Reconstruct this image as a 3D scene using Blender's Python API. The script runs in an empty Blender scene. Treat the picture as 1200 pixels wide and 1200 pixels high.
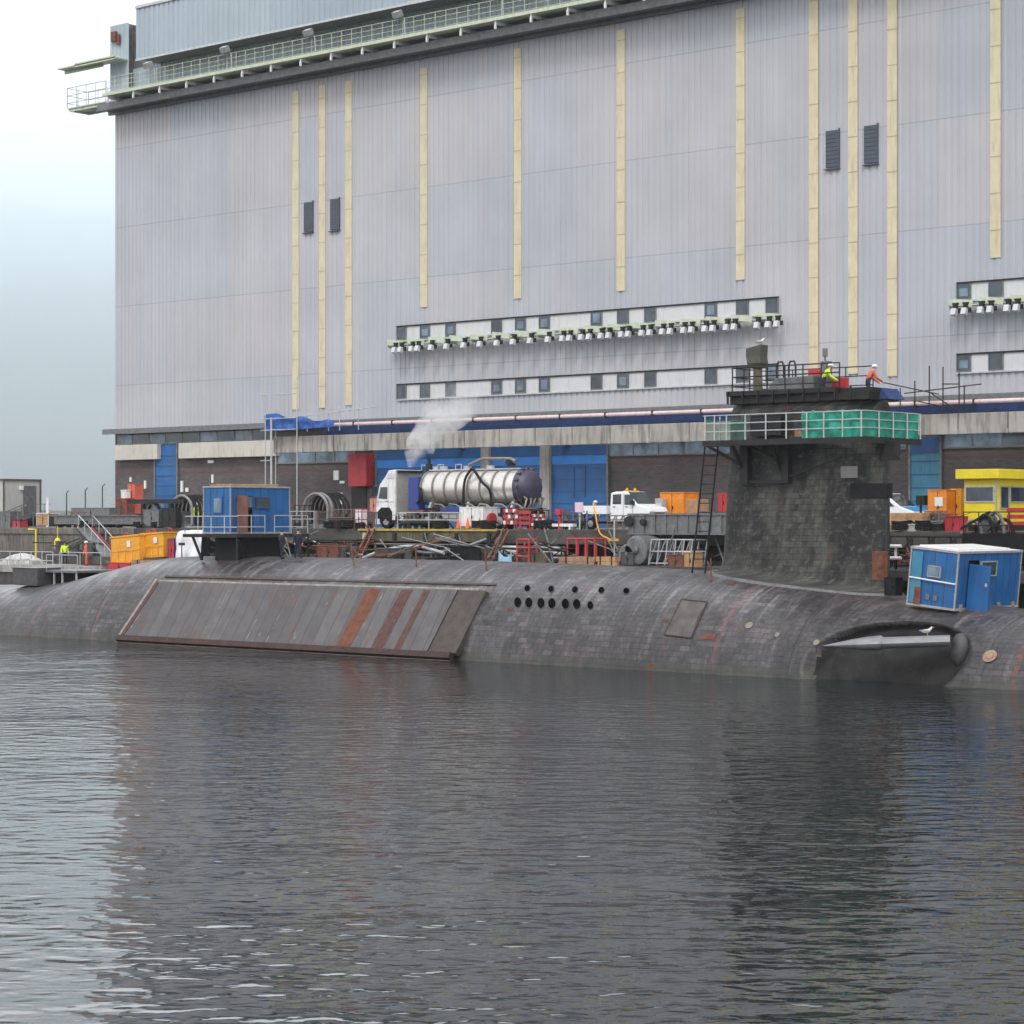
import bpy, bmesh, math, random
from mathutils import Vector, Matrix, noise
random.seed(7)
R = math.radians
D = bpy.data; SC = bpy.context.scene; COL = SC.collection
# ------------------------------------------------------------ camera frame
F = 2600.0; HZ = 608.0; CH = 7.4; FX, FY = -0.65, 0.76   # focal px, horizon row, eye height, view direction
_n = math.hypot(FX, FY); FX /= _n; FY /= _n
Q = 6.75                                                   # quay deck height
def UX(px, Y):
    k = (px-600)/F
    # r = FY*X - FX*Y ; d = FX*X + FY*Y
    return Y*(k*FY+FX)/(FY-k*FX)
def dep(X, Y): return FX*X+FY*Y
def U(px, py, Y):
    X = UX(px, Y); return Vector((X, Y, CH+(HZ-py)*dep(X, Y)/F))
def UZ(px, py, Y): return U(px, py, Y).z
# ------------------------------------------------------------ materials
MATS = {}
def nodes_of(name):
    m = D.materials.new(name); m.use_nodes = True; nt = m.node_tree
    b = nt.nodes['Principled BSDF']; return m, nt, b
def N(nt, t, **kw):
    n = nt.nodes.new(t)
    for k, v in kw.items():
        if k.startswith('i_'):
            key = k[2:]; key = int(key) if key.isdigit() else key.replace('_', ' ')
            n.inputs[key].default_value = v
        else: setattr(n, k, v)
    return n
def math_(nt, op, a, b=None, clamp=False):
    n = nt.nodes.new('ShaderNodeMath'); n.operation = op; n.use_clamp = clamp
    for i, v in enumerate((a, b)):
        if v is None: continue
        if isinstance(v, (int, float)): n.inputs[i].default_value = v
        else: nt.links.new(v, n.inputs[i])
    return n.outputs[0]
def mixc(nt, fac, a, b, mode='MIX'):
    n = nt.nodes.new('ShaderNodeMix'); n.data_type = 'RGBA'; n.blend_type = mode
    for s, v in ((0, fac), (6, a), (7, b)):
        if isinstance(v, (int, float)): n.inputs[s].default_value = v
        elif isinstance(v, tuple): n.inputs[s].default_value = (*v[:3], 1)
        else: nt.links.new(v, n.inputs[s])
    return n.outputs[2]
def ramp(nt, fac, stops):
    n = nt.nodes.new('ShaderNodeValToRGB'); cr = n.color_ramp
    while len(cr.elements) < len(stops): cr.elements.new(0.5)
    for e, (p, c) in zip(cr.elements, stops):
        e.position = p; e.color = (*c[:3], 1) if isinstance(c, tuple) else (c, c, c, 1)
    nt.links.new(fac, n.inputs[0]); return n.outputs[0]
def noise_(nt, scale, detail=4, vec=None, rough=.55, stretch=None):
    tc = N(nt, 'ShaderNodeTexCoord'); v = vec or tc.outputs['Object']
    if stretch:
        mp = N(nt, 'ShaderNodeMapping'); mp.inputs['Scale'].default_value = stretch
        nt.links.new(v, mp.inputs['Vector']); v = mp.outputs[0]
    n = N(nt, 'ShaderNodeTexNoise', i_Scale=scale, i_Detail=detail, i_Roughness=rough)
    nt.links.new(v, n.inputs['Vector']); return n.outputs[0]
def pm(name, col, rough=.6, metal=0, var=.25, scale=2.0, bump=.15, dirt=None, dirt_amt=.4, streak=False, spec=None):
    """general painted / worn surface"""
    if name in MATS: return MATS[name]
    m, nt, b = nodes_of(name)
    f = noise_(nt, scale, 6)
    f2 = noise_(nt, scale*6, 3, stretch=(1, 1, .12) if streak else None)
    lo = tuple(max(0, c*(1-var)) for c in col); hi = tuple(min(1, c*(1+var)) for c in col)
    c = ramp(nt, f, [(.3, lo), (.7, hi)])
    if dirt:
        msk = ramp(nt, f2, [(.62-.3*dirt_amt, 0.), (.8-.2*dirt_amt, 1.)])
        fac = math_(nt, 'MULTIPLY', msk, .75)
        c = mixc(nt, fac, c, dirt)
    nt.links.new(c, b.inputs['Base Color'])
    rr = ramp(nt, f2, [(.3, rough*.8), (.7, min(1, rough*1.2))]); nt.links.new(rr, b.inputs['Roughness'])
    b.inputs['Metallic'].default_value = metal
    if spec is not None: b.inputs['Specular IOR Level'].default_value = spec
    if bump:
        bp = N(nt, 'ShaderNodeBump', i_Strength=bump, i_Distance=.02); nt.links.new(f2, bp.inputs['Height'])
        nt.links.new(bp.outputs[0], b.inputs['Normal'])
    MATS[name] = m; return m
# ------------------------------------------------------------ mesh builder
class MB:
    def __init__(s): s.v = []; s.f = []; s.m = []; s.uv = None
    def add(s, vs, fs, mi=0):
        o = len(s.v); s.v += [Vector(v) for v in vs]
        for f in fs: s.f.append([i+o for i in f]); s.m.append(mi)
        return s
    def box(s, x0, x1, y0, y1, z0, z1, mi=0):
        x0, x1 = sorted((x0, x1)); y0, y1 = sorted((y0, y1)); z0, z1 = sorted((z0, z1))
        vs = [(x, y, z) for z in (z0, z1) for y in (y0, y1) for x in (x0, x1)]
        return s.add(vs, [(0, 2, 3, 1), (4, 5, 7, 6), (0, 1, 5, 4), (2, 6, 7, 3), (0, 4, 6, 2), (1, 3, 7, 5)], mi)
    def cbox(s, c, size, rot=None, mi=0):
        t = MB().box(-size[0]/2, size[0]/2, -size[1]/2, size[1]/2, -size[2]/2, size[2]/2)
        M = Matrix.Translation(Vector(c)) @ (rot or Matrix()).to_4x4()
        return s.add([M @ v for v in t.v], t.f, mi)
    def beam(s, a, b, w, h, mi=0):
        a, b = Vector(a), Vector(b); d = b-a
        q = d.to_track_quat('X', 'Z').to_matrix()
        return s.cbox((a+b)/2, (d.length, w, h), q, mi)
    def tube(s, pts, r, n=8, mi=0, cap=True):
        pts = [Vector(p) for p in pts]; rs = r if isinstance(r, (list, tuple)) else [r]*len(pts)
        rings = []; up = None
        for i, p in enumerate(pts):
            d = (pts[min(i+1, len(pts)-1)]-pts[max(i-1, 0)]).normalized()
            if up is None: up = Vector((0, 0, 1)) if abs(d.z) < .9 else Vector((1, 0, 0))
            x = d.cross(up)
            if x.length < 1e-4: x = d.orthogonal()
            x.normalize(); up = x.cross(d).normalized()
            rings.append([p+(x*math.cos(2*math.pi*j/n)+up*math.sin(2*math.pi*j/n))*rs[i] for j in range(n)])
        return s.loft(rings, True, cap, mi)
    def loft(s, rings, closed=True, cap=False, mi=0):
        n = len(rings[0]); vs = [v for r in rings for v in r]; fs = []
        for i in range(len(rings)-1):
            for j in range(n if closed else n-1):
                k = (j+1) % n; fs.append((i*n+j, i*n+k, (i+1)*n+k, (i+1)*n+j))
        if cap: fs.append(tuple(range(n-1, -1, -1))); fs.append(tuple((len(rings)-1)*n+j for j in range(n)))
        return s.add(vs, fs, mi)
    def cyl(s, a, b, r, n=16, mi=0): return s.tube([a, b], r, n, mi)
    def prism(s, poly, axis, a, b, mi=0):
        """poly of 2D points extruded along axis; X: (y,z)  Y: (x,z)  Z: (x,y)"""
        def P(p, t): return {'X': (t, p[0], p[1]), 'Y': (p[0], t, p[1]), 'Z': (p[0], p[1], t)}[axis]
        n = len(poly); vs = [P(p, a) for p in poly]+[P(p, b) for p in poly]
        fs = [(i, (i+1) % n, n+(i+1) % n, n+i) for i in range(n)]+[tuple(range(n-1, -1, -1)), tuple(range(n, 2*n))]
        return s.add(vs, fs, mi)
    def sphere(s, c, r, n=10, mi=0, sc=(1, 1, 1)):
        c = Vector(c); rings = []
        for i in range(n//2+1):
            t = math.pi*i/(n//2); t = min(max(t, .02), math.pi-.02)
            rings.append([c+Vector((r*sc[0]*math.sin(t)*math.cos(2*math.pi*j/n), r*sc[1]*math.sin(t)*math.sin(2*math.pi*j/n), r*sc[2]*math.cos(t))) for j in range(n)])
        return s.loft(rings, True, True, mi)
    def build(s, name, mats, parent=None, loc=None, smooth=False, world=True, bevel=0, uv=None):
        me = D.meshes.new(name)
        if parent is not None and world: off = wloc(parent)
        elif loc is not None: off = Vector(loc)
        else: off = Vector((0, 0, 0))
        me.from_pydata([tuple(v-off) for v in s.v], [], s.f); me.update()
        if not isinstance(mats, (list, tuple)): mats = [mats]
        for m in mats: me.materials.append(m)
        for p, mi in zip(me.polygons, s.m): p.material_index = mi; p.use_smooth = smooth
        if uv:
            l = me.uv_layers.new(name='UVMap')
            for lp in me.loops: l.data[lp.index].uv = uv[lp.vertex_index]
        bm = bmesh.new(); bm.from_mesh(me); bmesh.ops.recalc_face_normals(bm, faces=bm.faces); bm.to_mesh(me); bm.free()
        if smooth:
            try: me.set_sharp_from_angle(angle=R(40))
            except Exception: pass
        o = D.objects.new(name, me); COL.objects.link(o)
        if parent is not None: o.parent = parent
        elif loc is not None: o.location = loc
        if bevel:
            md = o.modifiers.new('bevel', 'BEVEL'); md.width = bevel; md.segments = 2; md.limit_method = 'ANGLE'
        return o
def wloc(o):
    v = Vector(o.location)
    while o.parent: o = o.parent; v += o.location
    return v
def tag(o, label=None, cat=None, group=None, kind=None):
    if label: o['label'] = label
    if cat: o['category'] = cat
    if group: o['group'] = group
    if kind: o['kind'] = kind
    return o
def thing(name, label, cat, loc, group=None, rz=0):
    o = D.objects.new(name, None); COL.objects.link(o); o.location = loc; o.rotation_euler = (0, 0, rz)
    o.empty_display_size = .3
    return tag(o, label, cat, group)
def kids(o): return [c for c in D.objects if c.parent == o]
def dup(o, loc=None, rz=None, label=None, parent=None):
    ch = kids(o); c = o.copy(); COL.objects.link(c); c.parent = parent
    if loc is not None: c.location = loc
    if rz is not None: c.rotation_euler = (0, 0, rz)
    if label: c['label'] = label
    for k in ch: dup(k, parent=c)
    return c
def single(mb, name, mat, label, cat, loc=None, group=None, **kw):
    """one-mesh thing; loc defaults to centre of its base"""
    if loc is None:
        xs = [v.x for v in mb.v]; ys = [v.y for v in mb.v]; zs = [v.z for v in mb.v]
        loc = ((min(xs)+max(xs))/2, (min(ys)+max(ys))/2, min(zs))
    return tag(mb.build(name, mat, loc=loc, **kw), label, cat, group)

# ------------------------------------------------------------ palette
M_dark = pm('dark_steel', (.02, .02, .022), .6, .1, .3, 3, dirt=(.05, .035, .025), dirt_amt=.3, spec=.3)
M_grey = pm('grey_steel', (.17, .175, .18), .5, .4, .25, 3, dirt=(.09, .06, .04), dirt_amt=.3)
M_galv = pm('galvanised_steel', (.5, .51, .52), .45, .5, .2, 5, dirt=(.2, .17, .14), dirt_amt=.2)
M_white = pm('white_paint', (.72, .72, .73), .4, 0, .08, 2, dirt=(.35, .32, .28), dirt_amt=.35, streak=True)
M_blue = pm('blue_paint', (.007, .098, .29), .5, 0, .22, .8, dirt=(.07, .11, .17), dirt_amt=.32, streak=True)
M_red = pm('red_paint', (.45, .03, .04), .5, 0, .2, 2, dirt=(.2, .05, .04), dirt_amt=.3)
M_orange = pm('orange_paint', (.75, .24, .015), .5, 0, .15, 1.5, dirt=(.3, .12, .04), dirt_amt=.25)
M_skip = pm('amber_paint', (.72, .33, .02), .5, 0, .15, 1.5, dirt=(.28, .14, .04), dirt_amt=.3)
M_yellow = pm('yellow_paint', (.75, .6, .02), .5, 0, .1, 1.5, dirt=(.45, .36, .08), dirt_amt=.15)
M_rust = pm('rusty_steel', (.16, .055, .03), .8, 0, .5, 4, .4, dirt=(.05, .03, .025), dirt_amt=.4)
M_conc = pm('concrete', (.33, .31, .29), .85, 0, .2, .6, .3, dirt=(.13, .11, .1), dirt_amt=.4, streak=True)
M_wood = pm('timber', (.32, .19, .11), .8, 0, .3, 3, .3, dirt=(.12, .08, .05), dirt_amt=.3)
M_black = pm('black_rubber', (.012, .012, .013), .7, 0, .3, 3, spec=.2)
M_hole = pm('painted_opening_dark', (.003, .003, .003), 1, 0, 0, 1, 0, spec=0)  # black colour painting in the shade of holes and doorways that are not cut
M_hivis = pm('hi_vis_yellow', (.6, .85, .03), .7, 0, .1, 8)
M_hiorange = pm('hi_vis_orange', (.85, .13, .02), .7, 0, .1, 8)
M_navy = pm('navy_cloth', (.012, .016, .035), .85, 0, .3, 8)
M_skin = pm('skin', (.5, .28, .2), .6, 0, .1, 8)
M_pgreen = pm('pale_green_paint', (.5, .55, .42), .5, 0, .15, 3, dirt=(.3, .3, .22), dirt_amt=.2)
def glassy(name, col=(.03, .045, .06), rough=.12):
    if name in MATS: return MATS[name]
    m, nt, b = nodes_of(name)
    c = ramp(nt, noise_(nt, .7, 3), [(.35, tuple(x*.5 for x in col)), (.65, tuple(x*1.7 for x in col))])
    nt.links.new(c, b.inputs['Base Color']); b.inputs['Roughness'].default_value = rough; b.inputs['Specular IOR Level'].default_value = .6
    MATS[name] = m; return m
M_glass = glassy('window_glass'); M_glassb = glassy('blue_grey_glass', (.1, .15, .2), .25)
M_wind = glassy('windscreen_glass', (.02, .035, .04), .05)

def facade_mat(name, base, alt, roww, z0):
    """ribbed sheet cladding, sheets of slightly different batches, seam lines, faint rust runs"""
    m, nt, b = nodes_of(name)
    tc = N(nt, 'ShaderNodeTexCoord'); sp = N(nt, 'ShaderNodeSeparateXYZ'); nt.links.new(tc.outputs['Object'], sp.inputs[0])
    x, z = sp.outputs[0], sp.outputs[2]
    def wn(a, c):
        cx = N(nt, 'ShaderNodeCombineXYZ'); nt.links.new(a, cx.inputs[0])
        if c is not None: nt.links.new(c, cx.inputs[1])
        w = N(nt, 'ShaderNodeTexWhiteNoise', noise_dimensions='3D'); nt.links.new(cx.outputs[0], w.inputs['Vector']); return w.outputs['Value']
    zr = math_(nt, 'FLOOR', math_(nt, 'DIVIDE', math_(nt, 'SUBTRACT', z, z0), roww))
    big = wn(math_(nt, 'FLOOR', math_(nt, 'DIVIDE', x, 7.4)), zr)
    sheet = wn(math_(nt, 'FLOOR', math_(nt, 'DIVIDE', x, .92)), zr)
    f = math_(nt, 'ADD', math_(nt, 'MULTIPLY', big, .75), math_(nt, 'MULTIPLY', sheet, .25))
    c = ramp(nt, f, [(.1, base), (.5, tuple((p+q)/2 for p, q in zip(base, alt))), (.9, alt)])
    c = mixc(nt, 1.0, c, ramp(nt, noise_(nt, .12, 5), [(.3, .9), (.7, 1.08)]), 'MULTIPLY')
    st = noise_(nt, 1.6, 5, stretch=(1, 1, .04))
    c = mixc(nt, 1.0, c, ramp(nt, st, [(.35, .965), (.6, 1.015)]), 'MULTIPLY')
    fr = math_(nt, 'FRACT', math_(nt, 'DIVIDE', math_(nt, 'SUBTRACT', z, z0), roww))
    seam = math_(nt, 'LESS_THAN', fr, .012)
    c = mixc(nt, math_(nt, 'MULTIPLY', seam, .3), c, (.12, .12, .14))
    nt.links.new(c, b.inputs['Base Color']); b.inputs['Roughness'].default_value = .5
    b.inputs['Specular IOR Level'].default_value = .3
    return m
def brick_mat(name, c1, c2, mortar):
    m, nt, b = nodes_of(name)
    tc = N(nt, 'ShaderNodeTexCoord'); mp = N(nt, 'ShaderNodeMapping'); mp.inputs['Rotation'].default_value = (R(90), 0, 0)
    nt.links.new(tc.outputs['Object'], mp.inputs[0])
    br = N(nt, 'ShaderNodeTexBrick', i_Scale=1.0, i_Mortar_Size=.012, i_Brick_Width=.45, i_Row_Height=.15)
    br.inputs['Color1'].default_value = (*c1, 1); br.inputs['Color2'].default_value = (*c2, 1); br.inputs['Mortar'].default_value = (*mortar, 1)
    nt.links.new(mp.outputs[0], br.inputs['Vector'])
    c = mixc(nt, 1., br.outputs[0], ramp(nt, noise_(nt, .35, 5), [(.3, .75), (.7, 1.25)]), 'MULTIPLY')
    sp = N(nt, 'ShaderNodeSeparateXYZ'); nt.links.new(tc.outputs['Object'], sp.inputs[0])
    band = None
    for z0, z1 in ((4.45, 4.65), (4.95, 5.1), (1.9, 2.1)):
        g = math_(nt, 'MULTIPLY', math_(nt, 'GREATER_THAN', sp.outputs[2], z0), math_(nt, 'LESS_THAN', sp.outputs[2], z1))
        band = g if band is None else math_(nt, 'ADD', band, g)
    c = mixc(nt, math_(nt, 'MULTIPLY', band, .6), c, (.12, .05, .05))
    nt.links.new(c, b.inputs['Base Color']); b.inputs['Roughness'].default_value = .85
    return m
# ============================================================ WORLD, LIGHT, CAMERA
w = D.worlds.new('World'); SC.world = w; w.use_nodes = True; nt = w.node_tree; nt.nodes.clear()
out = N(nt, 'ShaderNodeOutputWorld'); bg = N(nt, 'ShaderNodeBackground', i_Strength=0.1)
SUN_EL, SUN_AZ = 48, 205
sky = N(nt, 'ShaderNodeTexSky'); sky.sky_type = 'NISHITA'; sky.sun_disc = False
sky.sun_elevation = R(SUN_EL); sky.air_density = 1.5; sky.dust_density = 4.0; sky.ozone_density = 1.0
tc = N(nt, 'ShaderNodeTexCoord')
mp = N(nt, 'ShaderNodeMapping'); mp.inputs['Scale'].default_value = (1.6, 1.6, 5.5); nt.links.new(tc.outputs['Generated'], mp.inputs[0])
cn = N(nt, 'ShaderNodeTexNoise', i_Scale=1.3, i_Detail=5, i_Roughness=.5); nt.links.new(mp.outputs[0], cn.inputs['Vector'])
cl = ramp(nt, cn.outputs[0], [(.3, (7.4, 7.7, 8.2)), (.55, (9.6, 9.75, 10.1)), (.75, (10.6, 10.6, 10.8))])
# grey cloud sheet covering nearly the whole sky, the blue sky only tints it
c = mixc(nt, .9, sky.outputs[0], cl)
# added sky glow beyond the hall, brightens water reflections and hull sheen
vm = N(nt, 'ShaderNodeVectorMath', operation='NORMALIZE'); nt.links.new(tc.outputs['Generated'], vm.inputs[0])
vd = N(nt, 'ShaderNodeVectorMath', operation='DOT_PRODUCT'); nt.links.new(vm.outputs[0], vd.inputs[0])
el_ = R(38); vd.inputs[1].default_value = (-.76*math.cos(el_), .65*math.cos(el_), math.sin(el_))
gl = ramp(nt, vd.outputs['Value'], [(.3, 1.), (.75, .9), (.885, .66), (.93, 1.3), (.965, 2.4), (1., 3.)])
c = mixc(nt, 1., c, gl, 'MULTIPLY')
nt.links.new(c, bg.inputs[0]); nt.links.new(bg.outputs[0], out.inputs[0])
def sun_dir():
    # sun stands behind the camera's left shoulder, high, in thick cloud
    a = R(118-180); el = R(SUN_EL)
    return Vector((math.cos(el)*math.cos(a), math.cos(el)*math.sin(a), math.sin(el)))
sd = sun_dir(); sky.sun_rotation = math.atan2(sd.x, sd.y)
sl = D.lights.new('sun', 'SUN'); sl.energy = 0.9; sl.angle = R(14); sl.color = (1, .97, .93)
so = D.objects.new('sun', sl); COL.objects.link(so); so.rotation_euler = sd.to_track_quat('Z', 'Y').to_euler(); so.location = (0, 0, 60)
cam = D.cameras.new('camera'); co = D.objects.new('camera', cam); COL.objects.link(co); SC.camera = co
co.location = (0, 0, CH); cam.sensor_width = 36; cam.lens = 36*F/1200; cam.shift_y = (HZ-600)/1200; cam.clip_end = 30000; cam.clip_start = .5
co.rotation_euler = Vector((FX, FY, 0)).to_track_quat('-Z', 'Y').to_euler()
SC.view_settings.view_transform = 'Standard'; SC.view_settings.look = 'None'; SC.view_settings.gamma = 1.0
SC.view_settings.exposure = 0.85
SC.render.engine = 'CYCLES'; SC.cycles.volume_bounces = 4; SC.cycles.max_bounces = 10

# ============================================================ WATER, QUAY, HILLS
def water():
    m, nt, b = nodes_of('sea_water')
    b.inputs['Base Color'].default_value = (.01, .014, .014, 1); b.inputs['Roughness'].default_value = .03; b.inputs['IOR'].default_value = 1.333
    tc = N(nt, 'ShaderNodeTexCoord')
    # patches of breeze: rougher and calmer areas
    def wav(scale, st, det, dist, dis):
        m0 = N(nt, 'ShaderNodeMapping'); m0.inputs['Rotation'].default_value = (0, 0, R(-40.5)); nt.links.new(tc.outputs['Object'], m0.inputs[0])
        mp = N(nt, 'ShaderNodeMapping'); mp.inputs['Scale'].default_value = st; nt.links.new(m0.outputs[0], mp.inputs[0])
        n = N(nt, 'ShaderNodeTexNoise', i_Scale=scale, i_Detail=det, i_Roughness=.55, i_Distortion=dis); nt.links.new(mp.outputs[0], n.inputs['Vector'])
        return n.outputs[0]
    a = wav(1.35, (.75, 1.15, 1), 1.6, 0, .2)
    c2 = wav(.2, (.9, 1.4, 1), 2, 0, .2)
    c3 = wav(5, (.6, 1.2, 1), 2, 0, .2)
    h = math_(nt, 'ADD', math_(nt, 'MULTIPLY', a, .10), math_(nt, 'MULTIPLY', c2, .10))
    h = math_(nt, 'ADD', h, math_(nt, 'MULTIPLY', c3, .006))
    patch = ramp(nt, wav(.03, (1, 1.8, 1), 4, 0, .6), [(.38, .4), (.62, 1.05)])
    h = math_(nt, 'MULTIPLY', h, patch)
    bp = N(nt, 'ShaderNodeBump', i_Strength=1.0, i_Distance=1.0); nt.links.new(h, bp.inputs['Height']); nt.links.new(bp.outputs[0], b.inputs['Normal'])
    g = MB(); g.add([(-6500, -2000, 0), (4000, -2000, 0), (4000, 6500, 0), (-6500, 6500, 0)], [(0, 1, 2, 3)])
    tag(g.build('water', m), kind='structure')
water()
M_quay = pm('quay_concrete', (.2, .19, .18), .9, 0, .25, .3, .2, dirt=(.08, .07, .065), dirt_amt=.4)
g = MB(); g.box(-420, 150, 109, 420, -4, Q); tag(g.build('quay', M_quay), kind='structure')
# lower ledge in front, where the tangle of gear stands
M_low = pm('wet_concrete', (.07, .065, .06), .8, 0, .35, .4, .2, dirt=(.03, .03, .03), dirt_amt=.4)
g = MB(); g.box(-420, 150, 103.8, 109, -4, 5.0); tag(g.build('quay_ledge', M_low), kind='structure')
def hill(name, pts, col, rng, depth):
    """terrain ridge: pts = list of (px, py of crest) seen at distance rng"""
    m, nt, b = nodes_of(name+'_ground')
    c = ramp(nt, noise_(nt, .006, 8), [(.35, tuple(q*.6 for q in col)), (.5, col), (.68, tuple(q*1.7 for q in col))])
    nt.links.new(c, b.inputs['Base Color']); b.inputs['Roughness'].default_value = 1
    import bisect
    g = MB(); rings = []
    xs = [p[0] for p in pts]
    n = 90
    for j in range(14):
        t = j/13; ring = []
        for i in range(n+1):
            px = xs[0]+(xs[-1]-xs[0])*i/n
            k = max(0, min(len(pts)-2, bisect.bisect_right(xs, px)-1))
            u = (px-xs[k])/(xs[k+1]-xs[k]); u = u*u*(3-2*u); py = pts[k][1]*(1-u)+pts[k+1][1]*u
            h = CH+(HZ-py)*rng/F
            prof = math.sin(min(1, t*1.25)*math.pi/2)**1.2 if t < .8 else 1-(t-.8)*1.2
            d = rng-depth+depth*1.25*t
            kk = (px-600)/F
            right = Vector((FY, -FX, 0)); fw = Vector((FX, FY, 0))
            p = fw*d+right*(kk*rng)
            z = h*prof + noise.noise(Vector((p.x*.004, p.y*.004, 3)))*h*.12*prof + noise.noise(Vector((p.x*.02, p.y*.02, 5)))*h*.03
            ring.append(Vector((p.x, p.y, z-6 if j else -8)))
        rings.append(ring)
    g.loft(rings, closed=False)
    tag(g.build(name, m, smooth=True), kind='structure')
hill('hill', [(-900, 300), (-400, 235), (-150, 215), (0, 235), (135, 262), (400, 330), (800, 430), (1500, 560), (2300, 600)], (.03, .045, .04), 3600, 1400)
hill('far_shore', [(-900, 560), (-300, 575), (0, 583), (60, 588), (140, 590), (600, 596), (2300, 600)], (.05, .055, .035), 1300, 250)

# ============================================================ DOCK HALL
BY = 125.0; BX0 = UX(135, BY); BX1 = -18.0
hall = thing('dock_hall', 'vast pale grey ribbed metal ship hall with yellow stripes rising behind the quay', 'building', (BX0, BY, Q))
def Pz(z): return z-Q
F_main = facade_mat('pale_ribbed_cladding', (.405, .425, .47), (.455, .445, .462), 6.9, 39.7-Q-6.9*4)
F_top = facade_mat('blue_grey_cladding', (.33, .4, .45), (.38, .44, .48), 9, 30)
def ribbed(x0, x1, y, z0, z1, pitch=.5, d=.06, yb=None):
    g = MB(); pr = []; x = x0
    while x < x1:
        pr += [(x, y), (x+pitch*.55, y), (x+pitch*.65, y+d), (x+pitch*.9, y+d)]; x += pitch
    pr.append((x1, y))
    g.loft([[Vector((a, b, z)) for a, b in pr] for z in (z0, z1)], closed=False)
    return g
ribbed(BX0, BX1, BY, 15.2, 43.3).build('front_cladding', F_main, hall)
g = MB(); g.box(BX0+.02, BX0+.2, BY+.1, BY+70, 14.9, 50.4); g.build('side_wall', F_main, hall)
g = MB(); g.box(BX0+.3, BX1, BY+.25, BY+70, 6.0, 50.3); g.build('hall_core', M_grey, hall)
# recessed wall behind the walkway, overhanging upper box, corner tower
ribbed(BX0+2.2, BX1, BY+.15, 43.35, 46.5).build('recessed_wall', F_top, hall)
xb = UX(153, BY-3)
ribbed(xb, BX1, BY-2.4, 46.45, 50.75, .62, .08).build('upper_cladding', F_top, hall)
g = MB(); g.box(xb+.02, BX1, BY-2.25, BY+6, 46.5, 50.7); g.build('upper_box', M_grey, hall)
g = MB(); g.box(xb, BX1, BY-2.5, BY+6, 50.76, 51.0); g.box(xb, BX1, BY-2.5, BY-2.42, 46.3, 46.46); g.build('roof_trim', M_galv, hall)
ribbed(BX0+.05, BX0+2.3, BY-.6, 43.4, 50.4, .5).build('corner_tower', F_top, hall)
g = MB(); g.box(BX0+.1, BX0+2.25, BY-.5, BY+4, 43.4, 50.35); g.build('tower_core', M_grey, hall)
g = MB(); g.box(BX0-.5, BX1, BY-1.5, BY-.1, 43.0, 43.25); g.box(BX0-.5, BX1, BY-1.6, BY-1.5, 42.9, 43.5); g.box(BX0-.5, BX1, BY-.4, BY-.1, 42.7, 43.0)
g.build('eaves_beam', M_grey, hall)
# walkway, brackets, rail, lamps
g = MB(); g.box(BX0+1.5, BX1, BY-2.6, BY-.2, 43.85, 43.95); g.box(BX0+1.5, BX1, BY-2.66, BY-2.6, 43.8, 44.05); g.build('walkway', M_pgreen, hall)
x = BX0+2
while x < -40:
    g = MB(); g.box(x, x+.14, BY-2.55, BY-.2, 43.55, 43.84); g.box(x, x+.14, BY-2.6, BY-2.45, 43.2, 43.56); g.build('walkway_bracket', M_white, hall); x += 3.4
def rail(g, x0, x1, y, z0, z1, step=1.5, r=.03, mids=2, axis='X', mi=0):
    n = max(1, round(abs(x1-x0)/step))
    P = (lambda t, z: (t, y, z)) if axis == 'X' else (lambda t, z: (y, t, z))
    for i in range(n+1):
        t = x0+(x1-x0)*i/n; g.tube([P(t, z0), P(t, z1)], r, 5, mi)
    for k in range(mids+1):
        z = z1-(z1-z0)*k/(mids+.6); g.tube([P(x0, z), P(x1, z)], r, 5, mi)
    return g
g = MB(); rail(g, BX0+2, BX1, BY-2.6, 43.9, 45.3, 1.1, .025, 3); g.build('walkway_handrail', M_pgreen, hall)
for px in (182, 272, 370, 475, 590, 712):
    x = UX(px, BY-2.5)
    g = MB(); g.tube([(x, BY-2.5, 44.0), (x, BY-2.6, 45.3), (x-.3, BY-2.9, 45.5)], .06, 6); g.cbox((x-.35, BY-3.0, 45.6), (.7, .5, .45), Matrix.Rotation(R(30), 3, 'X')); g.build('eaves_lamp', M_galv, hall)
# balcony off the corner and thin platform over it
g = MB(); g.box(BX0-5.4, BX0-.02, BY-1, BY+1.4, 43.75, 43.85); g.box(BX0-5.2, BX0, BY-.9, BY-.75, 43.5, 43.74); g.box(BX0-5.2, BX0, BY+1.1, BY+1.25, 43.5, 43.74)
for x in (BX0-5.3, BX0-3.4, BX0-1.6): g.box(x, x+.1, BY-.9, BY+1.2, 43.55, 43.74)
g.build('corner_balcony', M_pgreen, hall)
g = MB(); rail(g, BX0-5.4, BX0-.1, BY-1, 43.85, 45.6, 1.3, .035, 2); rail(g, BX0-5.4, BX0-.1, BY+1.4, 43.85, 45.6, 1.3, .035, 2); rail(g, BY-1, BY+1.4, BX0-5.4, 43.85, 45.6, 1.2, .035, 2, 'Y')
g.build('balcony_rail', M_galv, hall)
g = MB(); g.box(BX0-5.4, BX0+2.4, BY-2.1, BY-.65, 47.1, 47.2); g.box(BX0-3, BX0+2.4, BY-2.1, BY-2, 47.0, 47.34); g.box(BX0-5.4, BX0-.1, BY-1.3, BY-1.2, 46.8, 47.08)
g.build('upper_platform', M_pgreen, hall)
g = MB(); g.box(BX0+.5, BX0+1.1, BY-.9, BY-.65, 48.9, 49.8); g.box(BX0+1.2, BX0+1.5, BY-.8, BY-.65, 48.6, 49.5); g.build('louvre', M_rust, hall)
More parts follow.
